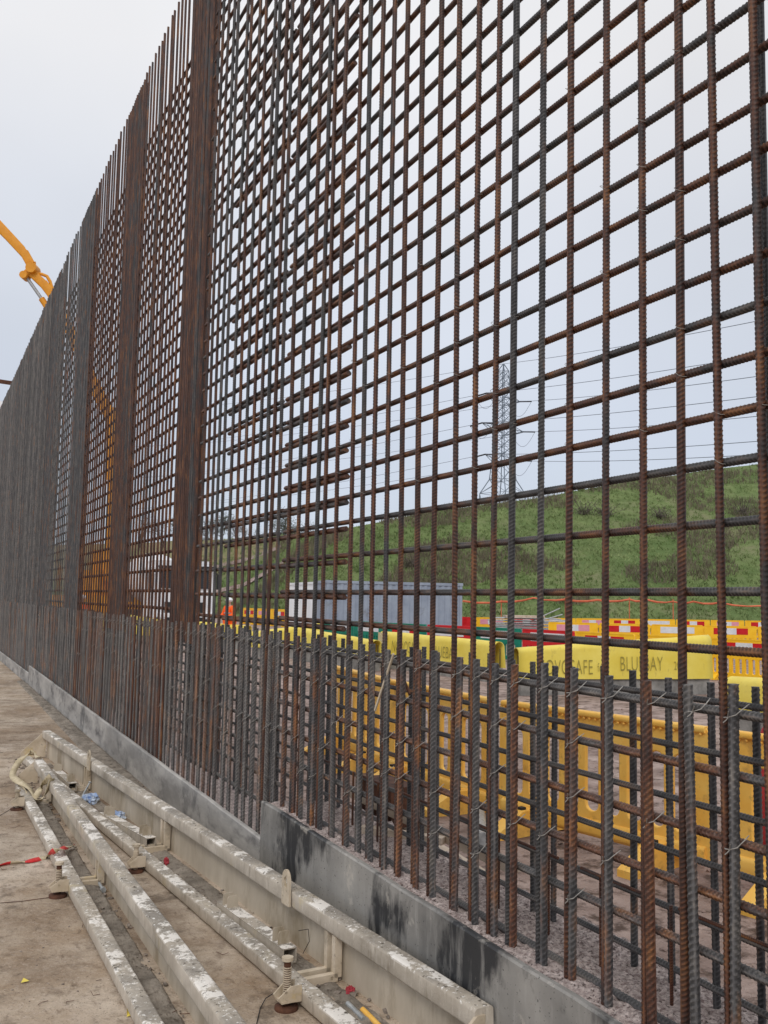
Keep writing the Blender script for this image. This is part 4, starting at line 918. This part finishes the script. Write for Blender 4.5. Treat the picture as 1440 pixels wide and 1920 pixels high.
# tracks across the left slope
for (pts, lb) in ((((385, .22), (450, .34), (520, .60), (575, .86)), 'lower'), (((385, .50), (460, .66), (540, .86)), 'upper')):
    b = MB(); P = [hill_pt(u, s_) + Vector((0, 0, .12)) for u, s_ in pts]; Q = []
    for i in range(len(P) - 1):
        for t in range(5): Q.append(P[i].lerp(P[i + 1], t / 5))
    vs = [];
    for q in Q: vs += [q + Vector((0, 0, 0)), q + fw * .9 + Vector((0, 0, .42))]
    b.add(vs, [(2 * i, 2 * i + 2, 2 * i + 3, 2 * i + 1) for i in range(len(Q) - 1)]); solo('dirt_path', b, M_MUD, kind='structure')
# grass and scrub
def blades(n, fn, hmin, hmax, w, m, name, label, cat, lean=.4):
    mb = MB()
    for _ in range(n):
        p, sc_ = fn()
        if p is None: continue
        for k in range(5):
            a = random.uniform(0, 6.28); h = random.uniform(hmin, hmax) * sc_; q = p + Vector((random.gauss(0, .12), random.gauss(0, .12), -.03)); ww = w * random.uniform(.6, 1.4)
            dx = Vector((math.cos(a) * ww, math.sin(a) * ww, 0)); tp = q + Vector((random.gauss(0, lean * h), random.gauss(0, lean * h), h))
            mb.add([q - dx, q + dx, tp], [(0, 1, 2)])
    return solo(name, mb, m, origin=Vector((0, 0, 0)), label=label, cat=cat, kind='stuff')
def hp(smax=1.0):
    u = random.uniform(330, 1600); s_ = random.random() ** 1.1 * smax; return hill_pt(u, s_)
def f_g():
    p = hp(1.0); return p, 1
def f_s():
    for _ in range(40):
        p = hp(1.0)
        if mnoise.noise(Vector((p.x * .09, p.y * .16, 4))) > .12: return p, random.uniform(.5, 1.3)
    return None, 0
blades(16000, f_g, .10, .32, .05, M_TUFT, 'hillside_grass', 'rough green grass covering the hillside', 'grass', .5)
blades(5200, f_s, .25, .85, .035, M_SCRUB, 'hillside_scrub', 'brown dead scrub patches on the hillside', 'scrub', .3)
# distinct bushes on the slope
def bush(u, s_, r, label):
    p = hill_pt(u, s_); b = MB()
    for _ in range(260):
        d = Vector((random.gauss(0, 1), random.gauss(0, 1), abs(random.gauss(0, .8)))).normalized(); q = p + d * r * random.uniform(.2, 1) * Vector((1, 1, 1)).length / 1.73
        t = q + Vector((random.gauss(0, .16), random.gauss(0, .16), random.uniform(.1, .35))); n_ = Vector((random.gauss(0, 1), random.gauss(0, 1), 0)).normalized() * .035
        b.add([q - n_, q + n_, t], [(0, 1, 2)])
    for _ in range(14): b.tube([p, p + Vector((random.gauss(0, r * .5), random.gauss(0, r * .5), r * random.uniform(.6, 1.1)))], .02, 4, caps=False)
    solo('bush', b, M_TWIG, label=label, cat='bush', group='bare bushes on the hillside')
bush(1095, .78, 1.5, 'largest bare bush high on the green slope'); bush(1135, .74, 1.2, 'bare bush just right of the largest one on the slope'); bush(1240, .66, 1.1, 'bare bush in the middle right of the slope')
bush(1395, .62, 1.3, 'bare bush farthest right on the slope'); bush(960, .55, .9, 'small bare bush below the pylon on the slope'); bush(770, .5, .9, 'leftmost small bare bush above the containers')

# orange pipe strung on posts at the hill foot
pf = empty('orange_pipe_fence', at(1100, 62, SZ), 0, label='orange pipe strung on thin posts along the foot of the hill', cat='pipe fence')
up_ = [(868, 1127), (940, 1128), (1000, 1121), (1060, 1124), (1120, 1125), (1180, 1124), (1215, 1125), (1262, 1128), (1300, 1128), (1350, 1130), (1426, 1136), (1500, 1140)]
b = MB(); P = [atd(u, y, 61 + (1.2 if i % 2 else 0)) for i, (u, y) in enumerate(up_)]; P2 = [P[0]]
for i in range(len(P) - 1): P2 += [P[i].lerp(P[i + 1], .35) + Vector((0, 0, -.10)), P[i].lerp(P[i + 1], .7) + Vector((0, 0, -.09)), P[i + 1]]
b.tube(P2, [.045 + .03 * random.random() for _ in P2], 8); part('orange_pipe', b, M_PIPE, pf)
for i, p in enumerate(P):
    if i % 2 == 1: b = MB(); b.tube([Vector((p.x, p.y, SZ - .1)), p + Vector((0, 0, .15))], .03, 6); part('fence_post', b, M_PIPE, pf)

# ------------------------------------------------------------------ trees beyond the left slope
def tree(p, H, W, kind, label):
    o = empty('tree', p, random.uniform(0, 6), label=label, cat='tree', group='trees on the skyline'); b = MB(); tips = []
    def branch(a, d, L, r, dep):
        c = a + d * L; mid = a.lerp(c, .5) + Vector([random.gauss(0, L * .06) for _ in range(3)]); b.tube([a, mid, c], [r, r * .8, r * .6], 5, caps=False)
        if dep == 0: tips.append(c); return
        tips.append(mid) if dep < 3 else None
        for _ in range(3 if dep > 1 else 4):
            nd = (d + Vector([random.gauss(0, .5) for _ in range(3)]) + Vector((0, 0, .12))).normalized(); branch(c if random.random() < .6 else mid, nd, L * random.uniform(.6, .82), r * .58, dep - 1)
    branch(Vector((0, 0, -.3)), Vector((random.gauss(0, .04), random.gauss(0, .04), 1)).normalized(), H * .33, H * .022, 4)
    part('trunk', b, M_BARK, o, local=True)
    c = MB()
    for t in tips:
        k = 9 if kind == 'bare' else 16
        for _ in range(k):
            q = t + Vector([random.gauss(0, W * .07) for _ in range(3)]); s_ = (.03 if kind == 'bare' else .13) * H / 8; d = Vector([random.gauss(0, 1) for _ in range(3)]).normalized(); e_ = d.cross(Vector([random.gauss(0, 1) for _ in range(3)])).normalized()
            L_ = s_ * (9 if kind == 'bare' else 1.6); c.add([q - e_ * s_ * .6, q + e_ * s_ * .6, q + d * L_], [(0, 1, 2)])
    part('crown', c, M_TWIG if kind == 'bare' else M_LEAFD, o, local=True)
for i, (u, H, D, kd) in enumerate([(256, 8.5, 150, 'bare'), (300, 7.5, 146, 'bare'), (340, 8, 152, 'leaf'), (392, 8.5, 150, 'bare'), (412, 8.0, 146, 'leaf'), (438, 7.0, 150, 'bare'), (458, 6.4, 155, 'bare'), (482, 5.4, 150, 'bare'), (528, 8.2, 140, 'leaf'), (548, 7.0, 143, 'leaf')]):
    zb = EYE + (hz(u) - 1016) / F * D - 1.0
    tree(at(u, D, zb), H * .8, H * .7, kd, '%s tree on the skyline, %s counting from the left' % ('bare brown' if kd == 'bare' else 'dense dark green', ORD[i]))

# ------------------------------------------------------------------ pylon and lines
DP = 220; pb = at(941, DP, -4); rtv = (at(1000, DP, 0) - at(900, DP, 0)).normalized(); fwv = Vector((-rtv.y, rtv.x, 0))
if fwv.dot(pb - CP) < 0: fwv = -fwv
arm = (-rtv * .72 - fwv * .70).normalized(); lin = (rtv * .72 - fwv * .70).normalized()
def zy(y, D=DP, u=941): return EYE + (hz(u) - y) / F * D
py_ = empty('pylon', pb, 0, label='tall steel lattice electricity pylon standing beyond the hill', cat='pylon')
levels = [(925, 4.0), (898, 2.35), (868, 2.0), (849, 1.85), (832, 1.72), (815, 1.62), (800, 1.5), (787, 1.42), (772, 1.35), (757, 1.3), (742, 1.22), (728, 1.16), (714, 1.1), (700, 1.03), (688, .95), (674, .05)]
b = MB(); R_ = .11
corner = lambda y, w, i: Vector((pb.x, pb.y, zy(y))) + arm * w * (1 if i in (0, 1) else -1) + lin * w * (1 if i in (0, 3) else -1)
foot = [Vector((pb.x, pb.y, -4)) + arm * 5.4 * (1 if i in (0, 1) else -1) + lin * 5.4 * (1 if i in (0, 3) else -1) for i in range(4)]
prev = foot
for y, w in levels:
    cur = [corner(y, w * .92, i) for i in range(4)]
    for i in range(4):
        j = (i + 1) % 4
        b.tube([prev[i], cur[i]], R_, 4, caps=False); b.tube([prev[i], cur[j]], R_ * .55, 4, caps=False); b.tube([prev[j], cur[i]], R_ * .55, 4, caps=False); b.tube([cur[i], cur[j]], R_ * .5, 4, caps=False)
    prev = cur
part('lattice_tower', b, M_PYL, py_)
ends = []
for (y, al) in ((742, 6.2), (800, 7.6), (858, 6.4)):
    for s_ in (1, -1):
        a_ = MB(); c = Vector((pb.x, pb.y, zy(y))); tip = c + arm * al * s_ + Vector((0, 0, .3)); w = 1.3
        for k in (-1, 1):
            a_.tube([c + arm * w * s_ + lin * w * k + Vector((0, 0, -1.4)), tip], .09, 4); a_.tube([c + arm * w * s_ + lin * w * k + Vector((0, 0, 1.0)), tip], .09, 4)
        for t in (.33, .66):
            q = (c + arm * w * s_).lerp(tip, t); a_.tube([q + lin * w * (1 - t) + Vector((0, 0, -1.2 * (1 - t))), q - lin * w * (1 - t) + Vector((0, 0, 1 * (1 - t)))], .05, 4)
        part('cross_arm', a_, M_PYL, py_)
        ins = MB(); ins.tube([tip, tip + lin * 3.4 + Vector((0, 0, -.4))], .17, 6); ins.tube([tip, tip - lin * 3.4 + Vector((0, 0, -.4))], .17, 6); part('insulator', ins, M_DARK, py_)
        jl = MB(); n = 10; jl.tube([tip + lin * (3.4 - 6.8 * k / n) + Vector((0, 0, -.4 - 3.2 * math.sin(PI * k / n))) for k in range(n + 1)], .045, 4); part('jumper', jl, M_LINE, py_)
        ends.append((tip, y, s_))
names = {(742, 1): 'upper left', (742, -1): 'upper right', (800, 1): 'middle left', (800, -1): 'middle right', (858, 1): 'lower left', (858, -1): 'lower right'}
rise = {(742, 1): 650, (742, -1): 689, (800, 1): 727, (800, -1): 764, (858, 1): 811, (858, -1): 836}
def line_thing(tip, y, yr, label):
    # right hand span comes nearer; height chosen from its slope, left span runs away
    e1 = atd(1425, yr, DP - 95); d = (e1 - tip); far = tip + d * 1.6; l2 = atd(250, y + 96, DP + 210)
    b = MB(); P = []
    for k in range(21): t = k / 20; q = l2.lerp(tip, t); P.append(q + Vector((0, 0, -2 * 4 * t * (1 - t))))
    for k in range(1, 21): t = k / 20; q = tip.lerp(far, t); P.append(q + Vector((0, 0, -1.2 * 4 * t * (1 - t))))
    b.tube(P, .05, 4); solo('power_line', b, M_LINE, label=label, cat='power line', group='lines strung through the pylon')
for tip, y, s_ in ends: line_thing(tip, y, rise[(y, s_)], 'thin power line held by the %s arm of the pylon' % names[(y, s_)])
line_thing(Vector((pb.x, pb.y, zy(674))), 674, 585, 'topmost thin earth wire at the peak of the pylon')

# ------------------------------------------------------------------ concrete mixer truck
def mixer(p, ang):
    o = empty('mixer_truck', p, ang, label='white concrete mixer truck with black windscreen, seen through the second mat', cat='truck')
    # local: +X forward
    b = MB(); b.box((3.3, 0, 1.95), (1.9, 2.5, 2.1)); b.box((3.2, 0, 3.12), (1.6, 2.3, .35)); b.box((3.35, 0, .85), (2.0, 2.45, .5)); part('cab', b, M_WHT, o, local=True)
    b = MB(); b.box((4.27, 0, 2.50), (.06, 2.1, .75)); 
    for s_ in (-1, 1): b.box((3.4, s_ * 1.26, 2.45), (1.0, .04, .75))
    part('windscreen', b, M_BLK, o, local=True)
    for nm_, c_, z_ in (('grille', (4.28, 0, 1.30), (.08, 1.7, .50)), ('bumper', (4.33, 0, .66), (.12, 2.4, .52)), ('sun_visor', (4.2, 0, 3.0), (.7, 2.3, .12))):
        b = MB(); b.box(c_, z_); part(nm_, b, M_DARK, o, local=True)
    for s_ in (-1, 1):
        b = MB(); b.box((4.36, s_ * .98, .95), (.06, .32, .2)); part('headlight', b, M_WHT, o, local=True)
        b = MB(); b.box((4.35, s_ * 1.45, 2.4), (.12, .18, .6)); b.tube([(4.1, s_ * 1.25, 2.85), (4.35, s_ * 1.45, 2.7)], .03, 6); part('mirror', b, M_DARK, o, local=True)
    b = MB(); b.box((-.6, 0, .95), (8.4, .9, .3)); part('chassis', b, M_DARK, o, local=True)
    for x in (3.3, 1.6, -2.2, -3.5):
        for s_ in (-1, 1):
            b = MB(); b.tube([(x, s_ * .95, .5), (x, s_ * 1.25, .5)], .5, 20); w = part('wheel', b, M_DARK, o, local=True)
            b = MB(); b.tube([(x, s_ * 1.22, .5), (x, s_ * 1.27, .5)], .26, 16); part('rim', b, M_WHT, w, local=True)
    b = MB(); n = 14; P = []; R_ = []
    for k in range(n + 1):
        t = k / n; P.append((1.9 - 5.6 * t, 0, 2.25 + .75 * t)); R_.append(max(.35, 1.2 * math.sin(PI * min(1, .18 + t * .80)) ** .7))
    b.tube(P, R_, 28); part('drum', b, M_WHT, o, local=True)
    b = MB(); b.box((-3.9, 0, 2.9), (.7, 1.2, 1.0)); b.beam((-3.8, .5, 1), (-3.8, .5, 3), .1, .1); b.beam((-3.8, -.5, 1), (-3.8, -.5, 3), .1, .1); b.beam((-4.2, 0, 2.4), (-4.9, 0, 1.5), .4, .1); part('chute', b, M_STEEL, o, local=True)
mp = at(293, 44, SZ); ddir = ((CP - mp).normalized() * .96 + rtv * .30); mixer(mp, math.atan2(ddir.y, ddir.x))

# ------------------------------------------------------------------ concrete pump with its boom
DB = 50; pp = at(180, DB, SZ)
o = empty('concrete_pump', pp, 0, label='orange concrete pump truck with boom folding up over the rebar wall', cat='pump truck')
def bm(px, py): return atd(px, py, DB)
def arm_seg(pts, w0, w1, nm='boom_arm', flange=True):
    b = MB(); P = [bm(*p) for p in pts]; n = len(P)
    for i in range(n - 1):
        w = w0 + (w1 - w0) * i / max(1, n - 1); b.rbeam(P[i], P[i + 1] + (P[i + 1] - P[i]).normalized() * .12, w * .75, w, .05)
    return part(nm, b, M_ORB, o)
a1 = arm_seg([(213, 1060), (215, 900), (214, 800), (205, 775), (175, 722)], .75, .6)
a2 = arm_seg([(175, 722), (140, 640), (108, 572), (97, 552), (84, 535), (64, 516)], .5, .42)
a3 = arm_seg([(60, 514), (58, 496), (48, 478), (20, 448), (-8, 420), (-70, 355), (-160, 290)], .46, .40)
b = MB(); P = [bm(*p) for p in ((62, 505), (52, 512), (47, 518))]; b.tube([P[0] - fwv * .35, P[0] + fwv * .35], .28, 14); b.tube([P[2] - fwv * .3, P[2] + fwv * .3], .2, 14); b.rbeam(P[0], P[2], .5, .35, .08); part('elbow_joint', b, M_ORB, o)
b = MB(); b.tube([bm(50, 520), bm(78, 560)], .09, 10); cy = part('hydraulic_ram', b, M_STEEL, o); b = MB(); b.tube([bm(78, 560), bm(104, 600)], .16, 12); part('ram_barrel', b, M_ORB, cy)
b = MB(); b.tube([bm(*p) for p in ((60, 500), (66, 512), (78, 514), (88, 518), (94, 528), (99, 545), (112, 572), (148, 640), (182, 716))], .085, 8); part('delivery_pipe', b, M_ORB, o)
b = MB(); b.tube([bm(*p) for p in ((-60, 345), (-4, 412), (22, 440), (44, 464), (55, 486), (60, 500))], .075, 8); part('upper_delivery_pipe', b, M_ORB, o)
b = MB(); c = pp; M3 = Matrix.Rotation(math.atan2(rtv.y, rtv.x), 3, 'Z')
b.box(c + Vector((0, 0, 1.3)), (4.4, 2.4, .9), M3); b.box(c + Vector((0, 0, 2.4)) - rtv * .3, (1.6, 2.0, 1.3), M3); b.box(c + Vector((0, 0, 3.3)) + rtv * .45, (1.1, 1.1, 1.6), M3); part('pump_deck', b, M_ORB, o)
b = MB(); b.box(c + Vector((0, 0, 1.9)) + rtv * -3.7, (1.9, 2.4, 2.5), M3); part('cab', b, M_WHT, o)
for x in (-3.7, -1.2, .2, 1.6):
    b = MB(); q = c + rtv * x; b.tube([q - fwv * 1.2 + Vector((0, 0, .5)), q + fwv * 1.2 + Vector((0, 0, .5))], .5, 16); part('wheel', b, M_DARK, o)

# white silo and brown beam at the far left edge
DS = 62; sp_ = at(-22, DS, SZ); o = empty('storage_silo', sp_, 0, label='pale storage silo just showing at the left edge above the wall', cat='silo')
b = MB(); ztop_ = EYE + (1111 - 742) / F * DS; b.tube([sp_ + Vector((0, 0, 3)), sp_ + Vector((0, 0, ztop_ - .3)), sp_ + Vector((0, 0, ztop_))], [1.0, 1.0, .9], 24); part('silo_body', b, M_WHT, o)
b = MB()
for a in range(4): q = sp_ + Vector((math.cos(a * PI / 2 + .7), math.sin(a * PI / 2 + .7), 0)) * .9; b.beam(q, q + Vector((0, 0, 3.2)), .15, .15)
part('silo_legs', b, M_STEEL, o)
o = empty('gantry_beam', at(-70, 56, SZ), 0, label='thin brown gantry beam crossing above the wall at the left edge', cat='gantry')
b = MB(); b.beam(atd(-95, 701, 56), atd(60, 724, 56), .16, .22); part('cross_beam', b, M_RUSTB, o)
b = MB()
for u_ in (-88, 56): p = atd(u_, 702 if u_ < 0 else 723, 56); b.beam(Vector((p.x, p.y, SZ)), p, .2, .2)
part('gantry_legs', b, M_RUSTB, o)

# ------------------------------------------------------------------ workers
def person(p, ang, label, pose):
    J = {'pel': (0, 0, .95), 'wa': (0, 0, 1.1), 'ch': (.03, 0, 1.32), 'nk': (.04, 0, 1.50), 'hd': (.06, 0, 1.60), 'top': (.06, 0, 1.72),
         'ls': (.02, .2, 1.42), 'le': pose[0], 'lh': pose[1], 'rs': (.02, -.2, 1.42), 're': pose[2], 'rh': pose[3],
         'lp': (0, .1, .92), 'lk': (.05, .11, .5), 'la': (0, .12, .09), 'lt': (.18, .13, .04), 'rp': (0, -.1, .92), 'rk': (.06, -.12, .5), 'ra': (-.03, -.13, .09), 'rt': (.15, -.15, .04)}
    R_ = {'pel': .15, 'wa': .15, 'ch': .17, 'nk': .065, 'hd': .10, 'top': .085, 'ls': .085, 'le': .06, 'lh': .045, 'rs': .085, 're': .06, 'rh': .045, 'lp': .11, 'lk': .075, 'la': .055, 'lt': .045, 'rp': .11, 'rk': .075, 'ra': .055, 'rt': .045}
    E_ = [('pel', 'wa'), ('wa', 'ch'), ('ch', 'nk'), ('nk', 'hd'), ('hd', 'top'), ('ch', 'ls'), ('ls', 'le'), ('le', 'lh'), ('ch', 'rs'), ('rs', 're'), ('re', 'rh'), ('pel', 'lp'), ('lp', 'lk'), ('lk', 'la'), ('la', 'lt'), ('pel', 'rp'), ('rp', 'rk'), ('rk', 'ra'), ('ra', 'rt')]
    def skin(keys, edges, extra, root):
        ks = list(keys); me = bpy.data.meshes.new('b'); me.from_pydata([J[k] for k in ks], [(ks.index(a), ks.index(b)) for a, b in edges], []); ob = bpy.data.objects.new('tmp', me); COL.objects.link(ob)
        md = ob.modifiers.new('s', 'SKIN'); sv = me.skin_vertices[0].data
        for i, k in enumerate(ks): sv[i].radius = (R_[k] + extra, R_[k] * .85 + extra); sv[i].use_root = (k == root)
        md2 = ob.modifiers.new('u', 'SUBSURF'); md2.levels = 2; bpy.context.view_layer.update(); dg = bpy.context.evaluated_depsgraph_get(); r = bpy.data.meshes.new_from_object(ob.evaluated_get(dg)); bpy.data.objects.remove(ob)
        for pl in r.polygons: pl.use_smooth = True
        return r
    o = empty('person', p, ang, label=label, cat='person')
    bd = skin(J.keys(), E_, 0, 'pel'); bd.materials.clear(); bd.materials.append(M_SKIN); inst('body', bd, o, (0, 0, 0))
    jk = ['pel', 'wa', 'ch', 'ls', 'le', 'rs', 're', 'lh', 'rh']
    j = skin(jk, [('pel', 'wa'), ('wa', 'ch'), ('ch', 'ls'), ('ls', 'le'), ('le', 'lh'), ('ch', 'rs'), ('rs', 're'), ('re', 'rh')], .03, 'pel'); j.materials.clear(); j.materials.append(M_HIV); inst('jacket', j, o, (0, 0, 0))
    t = skin(['pel', 'lp', 'lk', 'la', 'rp', 'rk', 'ra'], [('pel', 'lp'), ('lp', 'lk'), ('lk', 'la'), ('pel', 'rp'), ('rp', 'rk'), ('rk', 'ra')], .025, 'pel'); t.materials.clear(); t.materials.append(M_HIV); inst('trousers', t, o, (0, 0, 0))
    b = MB(); b.blob((.055, 0, 1.70), .125, sub=3, jit=0, sc=(1.1, .95, .75)); b.tube([(.06, 0, 1.69), (.06, 0, 1.70)], .15, 20); part('hard_hat', b, M_WHT, o, local=True)
    b = MB()
    for s_ in (-1, 1): b.blob((.17, s_ * .035, 1.63), .012, sub=1, jit=0)
    b.blob((.175, 0, 1.60), .02, sub=1, jit=0); part('face', b, M_SKIN, o, local=True)
    b = MB()
    for zz in (1.08, 1.24): b.tube([(.01, 0, zz - .02), (.01, 0, zz + .02)], .20, 18)
    part('reflective_band', b, M_STEEL, o, local=True)
    for s_, hk in ((1, 'lh'), (-1, 'rh')):
        b = MB(); h = Vector(J[hk])
        for f in range(5): a = h + Vector((0, (f - 2) * .018, 0)); L_ = (.055, .075, .082, .076, .06)[f]; b.tube([a, a + Vector((L_ * .5, 0, -L_ * .6)), a + Vector((L_ * .6, 0, -L_))], [.011, .009, .007], 6)
        part('hand', b, M_SKIN, o, local=True)
person(at(432, 34, SZ), math.radians(200), 'worker in bright orange hi-vis clothing standing right of the mixer truck', ((.05, .30, 1.18), (.28, .2, 1.08), (.05, -.30, 1.18), (.28, -.15, 1.1)))
person(at(157, 36, SZ), math.radians(120), 'worker in orange hi-vis clothing glimpsed through the third mat at far left', ((.0, .28, 1.15), (.05, .3, .9), (.0, -.28, 1.15), (.1, -.28, .9)))
